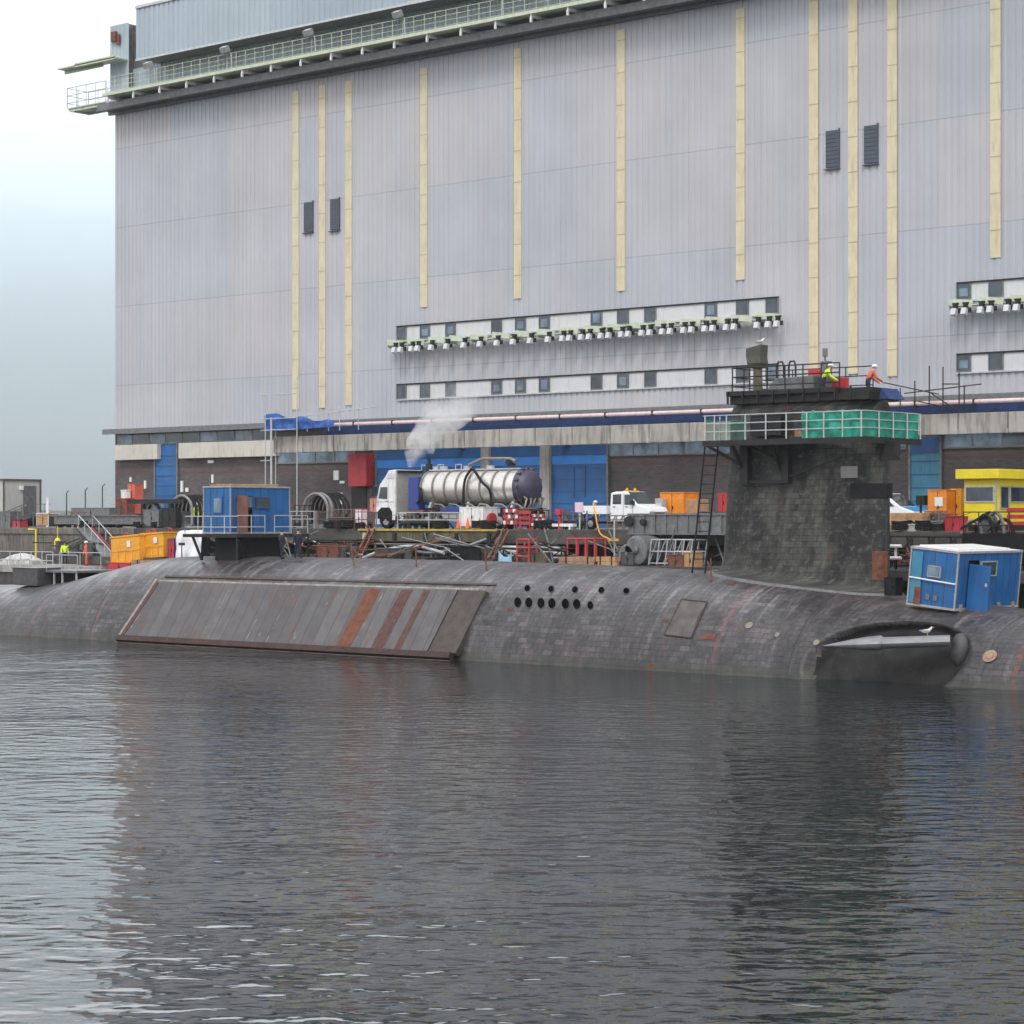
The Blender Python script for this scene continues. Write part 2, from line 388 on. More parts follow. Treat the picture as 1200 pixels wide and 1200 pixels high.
# yellow translucent strips
M_cream0 = pm('strip_joint', (.4, .36, .26), .7, 0, .1, 1, 0)
M_strip = pm('yellow_strip_sheet', (.6, .53, .36), .6, 0, .08, 1, 0, dirt=(.45, .38, .26), dirt_amt=.3, streak=True)
for px, t, b_, in ((347, 107, 480), (378, 100, 478), (409, 95, 475), (497, 80, 360), (607, 57, 350), (728, 35, 341), (868, 10, 328), (954, -60, 437), (1000, -60, 438), (1046, -60, 441), (1167, -80, 302)):
    x = UX(px, BY); g = MB(); z1 = min(42.4, UZ(px, t, BY)); z0 = UZ(px, b_, BY)
    g.box(x-.36, x+.36, BY-.07, BY-.012, z0, z1)
    z = z0+1.7
    while z < z1: g.box(x-.37, x+.37, BY-.09, BY-.07, z, z+.05, 1); z += 2.3
    g.build('yellow_strip', [M_strip, M_cream0], hall)
M_slate = pm('slate_louvre', (.055, .07, .095), .45, 0, .15, 1, 0)
for px, t, b_ in ((362, 237, 271), (393, 233, 269), (976, 153, 196), (1021, 147, 191)):
    x = UX(px, BY); z1 = UZ(px, t, BY); z0 = UZ(px, b_, BY)
    g = MB(); g.box(x-.5, x+.5, BY-.1, BY-.01, z0, z1)
    f = g.build('tall_louvre', M_slate, hall)
    g = MB()
    for k in range(9): g.box(x-.48, x+.48, BY-.13, BY-.1, z0+(z1-z0)*k/9, z0+(z1-z0)*k/9+.05)
    g.box(x+.5, x+.56, BY-.14, BY-.01, z0-.1, z1+.1); g.box(x-.6, x+.6, BY-.2, BY-.01, z0-.16, z0-.1)
    g.build('slat', M_slate, f)
# strip windows: white panels with dark lights between them, upper and lower row, two bays
M_panel = pm('white_panel', (.55, .56, .57), .5, 0, .05, 1, 0, dirt=(.42, .43, .43), dirt_amt=.25, streak=True)
lights = (470, 499, 529, 583, 611, 639, 700, 731, 763, 834, 871, 909); lights2 = (1128, 1168, 1212, 1290, 1330)
for x0p, x1p, ls in ((466, 913, lights), (1122, 1420, lights2)):
    for zt, zb in ((22.25, 21.2), (17.75, 16.65)):
        x0, x1 = UX(x0p, BY), UX(x1p, BY)
        g = MB(); g.box(x0, x1, BY-.06, BY-.01, zb, zt); g.box(x0, x1, BY-.14, BY-.06, zb-.1, zb, 1)
        g.box(x0, x1, BY-.16, BY-.01, zt, zt+.1, 2)
        band = g.build('window_band', [M_panel, M_galv, M_dark], hall)
        for px in ls:
            x = UX(px, BY)
            if x1-x < .5: x = x1-.5
            if x-x0 < .5: x = x0+.5
            blind = random.random() < .3
            g = MB(); g.box(x-.46, x+.46, BY-.11, BY-.065, zb+.02, zt-.02)
            g.box(x-.46, x+.46, BY-.14, BY-.115, zb+.02, zb+.09, 1); g.box(x-.52, x-.46, BY-.14, BY-.065, zb, zt, 1); g.box(x+.46, x+.52, BY-.14, BY-.065, zb, zt, 1)
            if blind: g.box(x-.3, x+.3, BY-.125, BY-.112, zb+.25, zt-.1-random.random()*.3, 2)
            g.build('window', [M_glass, M_grey, M_glassb], band)
    # light gantry with its row of white lamps under the upper lights
    g = MB(); x0, x1 = UX(x0p-2, BY), UX(x1p, BY)
    zc = 20.75
    g.box(x0, x1, BY-1.0, BY-.2, zc, zc+.07); x = x0
    while x < x1: g.cbox((x+.9, BY-1.0, zc+.2), (1.7, .1, .42), Matrix.Rotation(R(6), 3, 'Y')); g.box(x, x+.08, BY-.95, BY-.1, zc-.15, zc-.02); x += 2.15
    g.build('lamp_gantry', M_pgreen, hall)
for px in (462, 469, 482, 489, 505, 523, 543, 562, 582, 601, 621, 642, 659, 667, 681, 690, 704, 713, 728, 736, 752, 761, 776, 785, 801, 810, 826, 835, 851, 860, 887, 900, 910, 1118, 1130, 1149, 1160, 1180, 1191, 1206, 1216, 1236):
    x = UX(px, BY-1.3); g = MB()
    g.cbox((x, BY-1.3, 20.35), (.34, .3, .42), Matrix.Rotation(R(-18), 3, 'X')); g.box(x-.12, x+.12, BY-1.25, BY-.98, 20.6, 20.85, 1); g.box(x-.2, x+.2, BY-1.2, BY-.98, 20.85, 20.95, 1)
    g.cbox((x+.24, BY-1.05, 20.45), (.12, .2, .3), None, 1)
    g.build('floodlight', [M_panel, M_dark], hall)
# ledge below the cladding, lower wall
g = MB(); g.box(BX0-.55, BX1, BY-.9, BY+.2, 14.85, 15.12); g.box(BX0-.55, BX1, BY-1.0, BY-.9, 14.75, 15.2); g.build('ledge', M_grey, hall)
M_brick = brick_mat('dark_brick', (.07, .06, .062), (.1, .085, .085), (.11, .1, .1))
g = MB(); g.box(BX0, BX1, BY, BY+.24, 6.0, 14.85); g.build('brick_wall', M_brick, hall)
M_cream = pm('cream_concrete', (.52, .49, .43), .8, 0, .1, .8, .15, dirt=(.3, .27, .23), dirt_amt=.3, streak=True)
xs = [UX(p, BY-.6) for p in (135, 184, 209, 322)]
g = MB(); g.box(xs[0]-.1, xs[1], BY-.6, BY-.01, 12.5, 13.8); g.box(xs[2], xs[3], BY-.6, BY-.01, 12.5, 13.8); g.build('concrete_band', M_cream, hall, bevel=.03)
def bandwin(pa, pb, z0, z1, mullion=None, segs=None):
    x0, x1 = UX(pa, BY), UX(pb, BY)
    g = MB(); g.box(x0, x1, BY-.05, BY-.01, z0, z1); o = g.build('window_band', M_glassb, hall)
    n = max(1, round((x1-x0)/2.2))
    for i in range(n):
        if random.random() < .45:
            a = x0+(x1-x0)*i/n; g = MB(); g.box(a+.05, a+(x1-x0)/n-.05, BY-.09, BY-.055, z0+.05, z1-.05); g.build('window', M_glass, o)
    g = MB(); g.box(x0, x1, BY-.12, BY-.01, z0-.1, z0); 
    for i in range(n+1): a = x0+(x1-x0)*i/n; g.box(a-.04, a+.04, BY-.11, BY-.055, z0, z1)
    g.build('frame', M_grey, o)
bandwin(137, 318, 13.9, 14.7); bandwin(325, 440, 11.95, 12.8); bandwin(714, 1062, 11.95, 12.8); bandwin(1106, 1400, 11.95, 12.8)
def big_door(pa, pb, ztop, lintel=True, col=None, name='blue_door', ribs=True, label=None):
    x0, x1 = UX(pa, BY), UX(pb, BY); col = col or M_blue
    g = MB(); g.box(x0, x1, BY-.16, BY-.01, Q+.02, ztop)
    if ribs:
        z = Q+.9
        while z < ztop-.2: g.box(x0+.02, x1-.02, BY-.2, BY-.16, z, z+.06, 1); z += .85
    if lintel:
        g.box(x0, x1, BY-.22, BY-.162, ztop-1.45, ztop-.8, 2); g.box(x0, x1, BY-.26, BY-.163, ztop-.78, ztop-.05, 3)
    g.box(x0-.15, x0, BY-.25, BY-.01, Q, ztop+.1, 4); g.box(x1, x1+.15, BY-.25, BY-.01, Q, ztop+.1, 4)
    o = g.build(name, [col, M_dkblue, M_brblue, M_dkblue, M_grey], hall)
    if label: o['label'] = label
    return o
M_dkblue = pm('deep_blue_paint', (.012, .075, .22), .5, 0, .2, 1); M_brblue = pm('bright_blue_paint', (.02, .2, .62), .5, 0, .1, 1)
M_teal = pm('faded_teal_paint', (.035, .19, .3), .5, 0, .15, 1, dirt=(.1, .25, .33), dirt_amt=.3, streak=True)
big_door(184, 209, 13.75, False, label='narrow blue shutter door between the cream concrete bands')
d1 = big_door(444, 568, 12.8); d2 = big_door(578, 637, 12.8); d3 = big_door(649, 713, 12.8)
x = UX(681, BY); g = MB(); g.box(x-.55, x-.5, BY-.22, BY-.165, Q+2.2, 11.2); g.box(x+.5, x+.55, BY-.22, BY-.165, Q+2.2, 11.2); g.box(x-.55, x+.55, BY-.22, BY-.165, 11.15, 11.2); g.build('wicket_door', M_dkblue, d3)
big_door(1069, 1103, 12.6, False, M_teal, label='faded teal shutter door right of the fin')
x0, x1 = UX(1069, BY), UX(1103, BY); g = MB(); g.box(x0, x1, BY-.25, BY-.165, 11.6, 12.6); g.build('door_lintel', M_dkblue, hall)
for pa, pb in ((568.5, 577.5), (637.5, 648.5)):
    g = MB(); g.box(UX(pa, BY), UX(pb, BY), BY-.5, BY-.02, Q, 12.8); g.build('door_pillar', M_conc, hall)
g = MB(); x0, x1 = UX(408, BY-.9), UX(429, BY-.9); g.box(x0, x1, BY-.9, BY-.01, 9.95, 12.5); g.build('red_cabinet', M_red, hall, bevel=.04)
g = MB(); x0, x1 = UX(413, BY), UX(430, BY); g.box(x0, x1, BY-.12, BY-.01, Q, 9.9); g.build('service_door', M_dark, hall)
M_sign = pm('sign_white', (.7, .75, .7), .5, 0, .05, 1, 0)
for px, py, ww, hh in ((394, 557, .55, .75), (401, 565, .5, .2), (400, 584, .22, .9), (249, 561, .2, .7), (213, 570, .25, .95), (219, 574, .3, .35), (170, 568, .22, .7), (153, 562, .2, .4), (247, 541, .7, .25), (196, 540, .01, .01)):
    if ww < .05: continue
    p = U(px, py, BY-.1); g = MB(); g.box(p.x-ww/2, p.x+ww/2, BY-.14, BY-.02, p.z-hh/2, p.z+hh/2); g.build('wall_light' if hh > ww else 'wall_sign', M_sign, hall)
# weathered concrete beam on posts before the wall
M_beam = pm('weathered_concrete', (.34, .32, .29), .85, 0, .22, .5, .3, dirt=(.1, .095, .09), dirt_amt=.5, streak=True)
cb = thing('service_bridge', 'long weathered concrete bridge beam carrying pipes along the hall wall', 'bridge', (UX(322, 122), 122, 12.6))
x = UX(322, 122); i = 0
while x < BX1:
    g = MB(); g.box(x+.03, x+3.35, 121.8, 122.3, 12.62, 13.9); g.box(x+3.2, x+3.44, 121.7, 122.32, 12.6, 12.9)
    g.build('beam_segment', M_beam, cb, bevel=.04); x += 3.4; i += 1
x = UX(400, 122)
while x < BX1:
    g = MB(); g.box(x-.2, x+.2, 122.4, 124.7, 12.7, 13.1); g.build('bracket', M_dark, cb); x += 10.2
M_pipe = pm('pale_pink_pipe', (.66, .52, .52), .45, 0, .1, 1, 0, dirt=(.45, .2, .2), dirt_amt=.25)
g = MB(); g.tube([(UX(322, 121.9), 121.9, 14.72), (BX1, 121.9, 14.5)], .14, 10)
pp = single(g, 'service_pipe', M_pipe, 'long straight pale pink pipe running over the concrete beam', 'pipe', smooth=True)
x = UX(330, 122); k = 0
while x < -50:
    g = MB(); z = 14.72-.22*(x-UX(322, 122))/(BX1-UX(322, 122)); g.box(x-.05, x+.05, 121.72, 122.1, z-.2, z+.18); g.build('pipe_clamp', M_dark, pp); x += 4.1; k += 1
M_net = pm('blue_netting', (.012, .035, .12), .8, 0, .35, 2, .3)
g = MB(); g.box(UX(380, 122.5), BX1, 122.45, 122.52, 13.9, 14.75); single(g, 'blue_sheeting', M_net, 'long strip of blue sheeting behind the pink pipe', 'sheeting')
def netmesh(p0, p1, zb0, zt0, zb1, zt1, y, n=16, amp=.15):
    g = MB(); rings = []
    for i in range(n+1):
        t = i/n; x = p0+(p1-p0)*t; zb = zb0+(zb1-zb0)*t; zt = zt0+(zt1-zt0)*t
        ring = []
        for j in range(7):
            u = j/6; z = zb+(zt-zb)*u
            ring.append(Vector((x, y+amp*noise.noise(Vector((x*1.3, z*1.5, 1))), z+amp*.4*math.sin(x*2.1)*u)))
        rings.append(ring)
    g.loft(rings, closed=False); return g
xa, xc = UX(311, 121), UX(392, 121)
M_bnet = pm('bright_blue_net', (.03, .1, .34), .8, 0, .4, 2.5, .3)
g = netmesh(xa, xc, 14.3, 15.75, 14.5, 14.9, 120.9, 24, .3); o = single(g, 'debris_netting', M_bnet, 'loose blue debris net hung on the scaffold left of the pink pipe', 'netting')
md = o.modifiers.new('thick', 'SOLIDIFY'); md.thickness = .03
sc = thing('scaffold', 'thin tube scaffold tower holding the blue net at the left end of the pink pipe', 'scaffold', (xa, 121.3, Q))
for px, y, t in ((311, 120.7, 17.3), (318, 120.7, 15.4), (323, 121.9, 15.4), (348, 120.7, 18.5), (311, 121.9, 18.4)):
    x = UX(px, y); g = MB(); g.tube([(x, y, Q), (x, y, t)], .045 if px != 318 else .09, 6); g.build('standard', M_galv, sc)
for z in (17.2, 15.3, 14.4, 12.0, 9.5): g = MB(); g.tube([(xa-.2, 120.66, z), (UX(350 if z > 14 else 320, 121), 120.66, z)], .04, 6); g.build('ledger', M_galv, sc)
g = MB(); g.tube([(UX(355, 121), 120.9, 15.4), (UX(445, 121), 120.9, 15.9)], .04, 6); g.build('ledger', M_galv, sc)
for px in (360, 385, 398, 420): x = UX(px, 121); g = MB(); g.tube([(x, 121, 14.2), (x, 121, 15.9+random.random()*.4)], .035, 6); g.build('standard', M_galv, sc)
sc2 = thing('scaffold_rail', 'run of scaffold tubes on the bridge beam right of the fin', 'scaffold', (UX(1120, 122), 121.5, 13.9))
for px, t in ((1038, 15.2), (1055, 15.6), (1072, 16), (1089, 16.9), (1105, 16.8), (1124, 16.4), (1130, 15.6)): x = UX(px, 121.5); g = MB(); g.tube([(x, 121.5, 13.9), (x, 121.5, t)], .04, 6); g.build('standard', M_dark, sc2)
for a, b_ in (((1034, 448), (1100, 462)), ((1060, 461), (1150, 450)), ((1104, 450), (1124, 450)), ((1075, 470), (1112, 478)), ((1090, 460), (1120, 480))):
    g = MB(); g.tube([U(*a, 121.45), U(*b_, 121.45)], .04, 6); g.build('ledger', M_dark, sc2)
for px, top in ((735, 466), (766, 468), (807, 466), (872, 465), (693, 470)): pass
# ============================================================ SUBMARINE
YC = 92.7; ZC = -1.3
PROF = [(-175, -.4, 3.0, 2), (-160, 1.3, 5.0, 2), (-140, 2.3, 6.1, 2), (-126, 2.85, 6.4, 2), (-118, 3.2, 6.4, 2), (-115, 3.6, 6.4, 2), (-112, 4.2, 6.4, 2.02), (-108, 4.85, 6.4, 2.05), (-104, 5.08, 6.4, 2.05), (-85, 5.08, 6.4, 2.05),
        (-75, 4.97, 6.4, 2.05), (-66, 4.72, 6.4, 2.05), (-60, 4.3, 6.4, 2.08), (-55, 3.75, 6.4, 2.15), (-50, 3.35, 6.25, 2.3), (-45, 2.95, 5.8, 2.4), (-40, 2.5, 5.1, 2.4), (-34, 1.7, 3.8, 2.3), (-30, .8, 2.4, 2), (-27.5, -.3, .8, 2)]
def prof(X):
    if X <= PROF[0][0]: return PROF[0][1:]
    for i in range(len(PROF)-1):
        a, b = PROF[i], PROF[i+1]
        if X <= b[0]:
            pa = PROF[max(0, i-1)]; pb = PROF[min(len(PROF)-1, i+2)]
            u = (X-a[0])/(b[0]-a[0]); r = []
            for k in (1, 2, 3):
                ma = (b[k]-pa[k])/(b[0]-pa[0])*(b[0]-a[0]); mb = (pb[k]-a[k])/(pb[0]-a[0])*(b[0]-a[0])
                u2, u3 = u*u, u*u*u
                r.append((2*u3-3*u2+1)*a[k]+(u3-2*u2+u)*ma+(-2*u3+3*u2)*b[k]+(u3-u2)*mb)
            return r
    return PROF[-1][1:]
def hull(X, th):
    """th 0 = near side, 90 = ridge, 180 = far side"""
    zt, hb, p = prof(X); c, s = math.cos(th), math.sin(th)
    y = -math.copysign(abs(c)**(2/p), c)*hb; z = math.copysign(abs(s)**(2/p), s)*((zt-ZC) if s > 0 else 5.0)
    return Vector((X, YC+y, ZC+z))
def thz(X, z):
    zt, hb, p = prof(X); return math.asin(max(-1, min(1, ((z-ZC)/(zt-ZC))))**(p/2)) if z > ZC else 0
def hxz(X, z, off=0):
    th = thz(X, z); P = hull(X, th); e = .02
    n = (hull(X, th+e)-hull(X, th-e)).cross(hull(X+.1, th)-hull(X-.1, th)).normalized()
    if n.y > 0: n = -n
    return P+n*off
def hpix(px, py):
    """where the sight line of the plan meets the near side of the hull: gives (X, z) of that spot"""
    Y = 86.0
    for i in range(400):
        p = U(px, py, Y)
        zt, hb, pw = prof(p.x); v = abs((p.y-YC)/hb)**pw+max(0, (p.z-ZC)/(zt-ZC))**pw
        if v <= 1: return p.x, p.z
        Y += .02
    return p.x, p.z
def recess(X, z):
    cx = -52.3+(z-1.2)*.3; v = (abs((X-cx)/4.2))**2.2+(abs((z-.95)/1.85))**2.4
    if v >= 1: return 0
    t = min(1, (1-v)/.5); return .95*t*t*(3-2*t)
def hull_mat():
    m, nt, b = nodes_of('hull_tiles')
    uvn = N(nt, 'ShaderNodeUVMap', uv_map='UVMap'); uv = uvn.outputs[0]
    br = N(nt, 'ShaderNodeTexBrick', i_Scale=1.0, i_Mortar_Size=.022, i_Brick_Width=.6, i_Row_Height=.3, i_Bias=0.0, i_Mortar_Smooth=.3)
    br.inputs['Color1'].default_value = (.0, 0, 0, 1); br.inputs['Color2'].default_value = (1, 1, 1, 1); br.inputs['Mortar'].default_value = (.2, .2, .2, 1)
    nt.links.new(uv, br.inputs['Vector'])
    big = noise_(nt, .22, 4, uv); mid = noise_(nt, 1.1, 4, uv, stretch=(1.6, .35, 1)); fine = noise_(nt, 5, 6, uv)
    base = ramp(nt, br.outputs['Color'], [(.0, (.052, .051, .052)), (.4, (.078, .076, .077)), (.8, (.105, .1, .102)), (1., (.165, .155, .158))])
    base = mixc(nt, ramp(nt, big, [(.4, 0.), (.62, .8)]), base, (.06, .057, .06))
    base = mixc(nt, ramp(nt, mid, [(.5, 0.), (.72, .65)]), base, (.17, .162, .165))
    stk = noise_(nt, 1.0, 6, uv, stretch=(2.6, .16, 1), rough=.65); tcu = N(nt, 'ShaderNodeTexCoord'); szz = N(nt, 'ShaderNodeSeparateXYZ'); nt.links.new(tcu.outputs['Object'], szz.inputs[0])
    hi = ramp(nt, math_(nt, 'DIVIDE', szz.outputs[2], 6), [(.35, .15), (.62, 1.)])
    base = mixc(nt, math_(nt, 'MULTIPLY', ramp(nt, stk, [(.54, 0.), (.66, .75)]), hi), base, (.27, .26, .255))
    base = mixc(nt, ramp(nt, noise_(nt, 1.3, 6, uv, stretch=(1.8, .2, 1), rough=.7), [(.52, 0.), (.64, .6)]), base, (.045, .042, .045))
    base = mixc(nt, ramp(nt, noise_(nt, .6, 5, uv, stretch=(1, .6, 1)), [(.58, 0.), (.7, .35)]), base, (.16, .105, .11))
    base = mixc(nt, math_(nt, 'MULTIPLY', br.outputs['Fac'], ramp(nt, big, [(.35, .2), (.65, .75)])), base, (.03, .028, .03))
    base = mixc(nt, 1., base, ramp(nt, fine, [(.3, .5), (.7, .93)]), 'MULTIPLY')
    base = mixc(nt, 1., base, (1.02, .99, 1.0), 'MULTIPLY')
    sp = N(nt, 'ShaderNodeSeparateXYZ'); nt.links.new(uv, sp.inputs[0]); u, v = sp.outputs[0], sp.outputs[1]
    jag = math_(nt, 'MULTIPLY', math_(nt, 'SUBTRACT', noise_(nt, 3, 3, uv), .5), .25)
    def line(x0, w, col, amt, thr=.5):
        nonlocal base
        d = math_(nt, 'ABSOLUTE', math_(nt, 'SUBTRACT', math_(nt, 'ADD', u, jag), x0)); k = math_(nt, 'LESS_THAN', d, w)
        k = math_(nt, 'MULTIPLY', k, ramp(nt, noise_(nt, 1.5, 4, uv), [(thr-.08, .15), (thr+.08, amt)]))
        base = mixc(nt, k, base, col)
    for px, py in ((35, 735), (112, 730)): line(hpix(px, py)[0], .1, (.2, .07, .075), .7, .5)
    for X in (-108, -66, -57.2, -47.4): line(X, .05, (.03, .03, .03), .9, .3)
    for X in (-88.5, -80, -74.2, -62): line(X, .035, (.03, .03, .03), .7, .4)
    line(-45.9, .12, (.22, .05, .05), .7, .55); line(-61.5, .12, (.25, .08, .09), .5, .55); line(-120.6, .06, (.3, .3, .3), .5)
    # dried salt and growth at the waterline
    geo = N(nt, 'ShaderNodeTexCoord'); s2 = N(nt, 'ShaderNodeSeparateXYZ'); nt.links.new(geo.outputs['Object'], s2.inputs[0])
    zz = math_(nt, 'ADD', s2.outputs[2], math_(nt, 'MULTIPLY', math_(nt, 'SUBTRACT', mid, .5), .5))
    k = ramp(nt, zz, [(.0, 1.), (.35, .9), (.55, 0.)])
    base = mixc(nt, math_(nt, 'MULTIPLY', k, .6), base, (.05, .052, .042))
    base = mixc(nt, 1., base, ramp(nt, noise_(nt, .55, 7, uv, stretch=(1, .7, 1), rough=.7), [(.35, .6), (.62, 1.25)]), 'MULTIPLY')
    b.inputs['Specular IOR Level'].default_value = .36
    nt.links.new(base, b.inputs['Base Color'])
    nt.links.new(ramp(nt, mid, [(.35, .3), (.7, .6)]), b.inputs['Roughness'])
    bp = N(nt, 'ShaderNodeBump', i_Strength=.5, i_Distance=.02)
    nt.links.new(math_(nt, 'ADD', math_(nt, 'MULTIPLY', br.outputs['Fac'], -1.), math_(nt, 'MULTIPLY', fine, .8)), bp.inputs['Height']); nt.links.new(bp.outputs[0], b.inputs['Normal'])
    return m
sub = thing('submarine', 'huge dark grey tiled submarine lying low in the water along the quay', 'submarine', (-90, YC, 0))
M_hull = hull_mat()
g = MB(); rings = []; uvs = []; hmask = {}
X = -175.0; XS = []
while X < -27.5: XS.append(X); X += .14 if X > -61 and X < -45 else 1.0
XS.append(-27.5); NT = 240
for X in XS:
    ring = []; arc = 0; last = None
    for j in range(NT+1):
        th = R(-35+250*j/NT) if False else R(-30)+R(240)*j/NT
        p = hull(X, th)
        if last is not None: arc += (p-last).length
        last = p.copy()
        if th < R(90):
            d = recess(X, p.z)
            if d: hmask[len(uvs)] = d; p = p+Vector((0, d, -.15*d))
            # slow unevenness of the plating
        p.y += .03*noise.noise(Vector((X*.25, arc*.3, 0))); p.z += .03*noise.noise(Vector((X*.25, arc*.3, 4)))
        ring.append(p); uvs.append((X, arc))
    rings.append(ring)
g.loft(rings, closed=False)
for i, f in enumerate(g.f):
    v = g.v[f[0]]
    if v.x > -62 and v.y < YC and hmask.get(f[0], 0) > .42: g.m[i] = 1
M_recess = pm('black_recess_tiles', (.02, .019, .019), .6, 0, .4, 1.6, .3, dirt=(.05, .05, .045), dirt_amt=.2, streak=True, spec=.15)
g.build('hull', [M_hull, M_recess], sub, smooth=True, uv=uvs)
# flank array panel: angled board-clad box standing off the hull
XL0, ZL0 = hpix(150, 748); XL1, ZL1 = hpix(187, 684)
def panel_mat():
    m, nt, b = nodes_of('panel_boards')
    tc = N(nt, 'ShaderNodeTexCoord'); sp = N(nt, 'ShaderNodeSeparateXYZ'); nt.links.new(tc.outputs['Object'], sp.inputs[0])
    x = math_(nt, 'DIVIDE', sp.outputs[0], .93)
    cell = math_(nt, 'FLOOR', x); fr = math_(nt, 'FRACT', x)
    wn = N(nt, 'ShaderNodeTexWhiteNoise', noise_dimensions='1D'); nt.links.new(cell, wn.inputs['W'])
    base = ramp(nt, wn.outputs['Value'], [(0, (.07, .066, .069)), (.5, (.082, .078, .081)), (1, (.1, .096, .098))])
    base = mixc(nt, 1., base, ramp(nt, noise_(nt, 1.2, 6), [(.3, .75), (.7, 1.15)]), 'MULTIPLY')
    run = noise_(nt, 2.2, 5, stretch=(1.8, .25, .25))
    base = mixc(nt, ramp(nt, run, [(.55, 0.), (.68, .8)]), base, (.1, .05, .035))
    base = mixc(nt, ramp(nt, noise_(nt, 2.2, 5, stretch=(2.2, .4, .4)), [(.66, 0.), (.72, .6)]), base, (.3, .28, .22))
    gap = math_(nt, 'LESS_THAN', fr, .05)
    base = mixc(nt, math_(nt, 'MULTIPLY', gap, .85), base, (.03, .022, .02))
    nt.links.new(base, b.inputs['Base Color']); b.inputs['Roughness'].default_value = .6
    return m
xa, za = hpix(150, 744); xb_, zb_ = hpix(186, 686); xc, zc_ = hpix(541, 771); xd, zd = hpix(572, 697)
def pan(u, v, off):
    """u along (0 aft..1 fore), v up"""
    X = (xa+(xc-xa)*u); X2 = (xb_+(xd-xb_)*u); z = .42+(3.42-.42)*v; Xv = X+(X2-X)*v
    P0 = hxz(X, .42, 0)+Vector((0, -.5, -.05)); P1 = hxz(X2, 3.42, .22); P = P0.lerp(P1, v)
    n = Vector((0, -(P1.z-P0.z), P1.y-P0.y)).normalized(); n = -n if n.y > 0 else n
    if v > 1.05: return hxz(X2, 3.42+(v-1)*3, off)
    return P+n*(off-.22)
def slab(u0, u1, v0, v1, o0, o1, nu=40, nv=10):
    g = MB(); nu = max(2, int(nu*(u1-u0))+1)
    outr = [[pan(u0+(u1-u0)*i/nu, v0+(v1-v0)*j/nv, o1+(0.0)) for j in range(nv+1)] for i in range(nu+1)]
    inr = [[pan(u0+(u1-u0)*i/nu, v0+(v1-v0)*j/nv, o0) for j in range(nv+1)] for i in range(nu+1)]
    g.loft(outr, closed=False); g.loft([[a[0] for a in outr], [a[0] for a in inr]], closed=False); g.loft([[a[-1] for a in outr], [a[-1] for a in inr]], closed=False)
    g.loft([outr[0], inr[0]], closed=False); g.loft([outr[-1], inr[-1]], closed=False)
    return g
M_pan = panel_mat()
fp = slab(0, .925, 0, 1, -.1, .3).build('flank_panel', M_pan, sub)
M_brown = pm('dark_rusty_boards', (.042, .034, .032), .7, 0, .4, 2, .3, dirt=(.12, .07, .05), dirt_amt=.5, streak=True)
M_orust = pm('orange_rust', (.13, .042, .02), .85, 0, .35, 3, .4, dirt=(.1, .04, .025), dirt_amt=.4)
M_mrust = pm('maroon_rust', (.08, .034, .03), .85, 0, .35, 3, .4, dirt=(.06, .03, .025), dirt_amt=.4)
slab(.928, 1, 0, 1, -.1, .27).build('panel_end', M_brown, sub)
M_sill = pm('dark_red_sill', (.028, .014, .013), .8, 0, .5, 2, .3, dirt=(.15, .05, .03), dirt_amt=.35)
M_rim = pm('pale_rim', (.25, .24, .21), .7, 0, .35, 3, .2, dirt=(.1, .06, .05), dirt_amt=.5)
slab(-.008, 0, 0, 1.04, -.1, .33).build('panel_rim', M_rim, sub)
slab(-.008, .975, 1.0, 1.045, -.1, .2).build('panel_rim', M_rim, sub)
slab(-.004, 1, 1.14, 1.17, -.1, .06).build('casing_seam', M_brown, sub)
g = slab(-.006, .99, -.09, -.0, -.1, .36); g.build('panel_sill', M_sill, sub)
g = slab(-.008, .995, -.2, -.12, -.1, .3); g.build('panel_sill', M_brown, sub)
for k in range(90):
    pass
def at_u(px, py):
    X, z = hpix(px, py); v = (z-.42)/3.0
    X0 = xa+(xb_-xa)*v; X1 = xc+(xd-xc)*v; return (X-X0)/(X1-X0)
def jagged(u0, u1, o, seed):
    g = MB(); n = 14; rings = []
    for j in range(n+1):
        v = j/n*.96+.01; w = (u1-u0)*.12*noise.noise(Vector((j*1.7, seed, 0)))
        w2 = (u1-u0)*.12*noise.noise(Vector((j*1.3, seed, 9))) if .05 < v < .95 else 0
        rings.append([pan(u0+w, v, .29), pan(u0+w, v, o), pan(u1+w2, v, o), pan(u1+w2, v, .29)])
    g.loft(rings, closed=False); return g
for pa, pb, m, lb in ((405, 421, M_orust, 'bright orange rusted strip of the flank panel'), (446, 459, M_mrust, 'wide maroon rusted strip of the flank panel'), (473, 480, M_mrust, 'narrow maroon rusted strip of the flank panel')):
    ua, ub = at_u(pa, 750), at_u(pb, 750); o = jagged(ua, ub, .315, pa).build('rusted_strip', m, fp); o['label'] = lb
o = jagged(.0, .012, .33, 3).build('rusted_strip', M_mrust, fp); o['label'] = 'rust streak along the aft edge of the flank panel'
# flood holes: black discs on the plating paint the dark inside, nothing is cut
def hole(px, py, r):
    X, z = hpix(px, py); c = hxz(X, z, .0); e = (hxz(X, z+.1)-hxz(X, z-.1)).normalized(); a = Vector((1, 0, 0)); nrm = hxz(X, z, 1)-hxz(X, z, 0)
    g = MB(); rr = []
    for q, o in ((1.1, .005), (1.06, .02), (1.0, .02), (.98, .012)): rr.append([c+nrm*o+(a*math.cos(t)*.8+(e*1.15-a*.68)*math.sin(t))*r*q for t in [2*math.pi*k/18 for k in range(18)]])
    g.loft(rr, True, False, 0); g.add(rr[-1], [tuple(range(18))], 1)
    g.build('flood_hole', [M_hulld, M_hole], sub)
M_hulld = pm('hull_dark', (.06, .057, .06), .6, 0, .3, 3, .2)
for px in (607, 620, 634, 647, 663, 676): hole(px, 706+(px-607)*.03, .31)
hole(692, 709.5, .24)
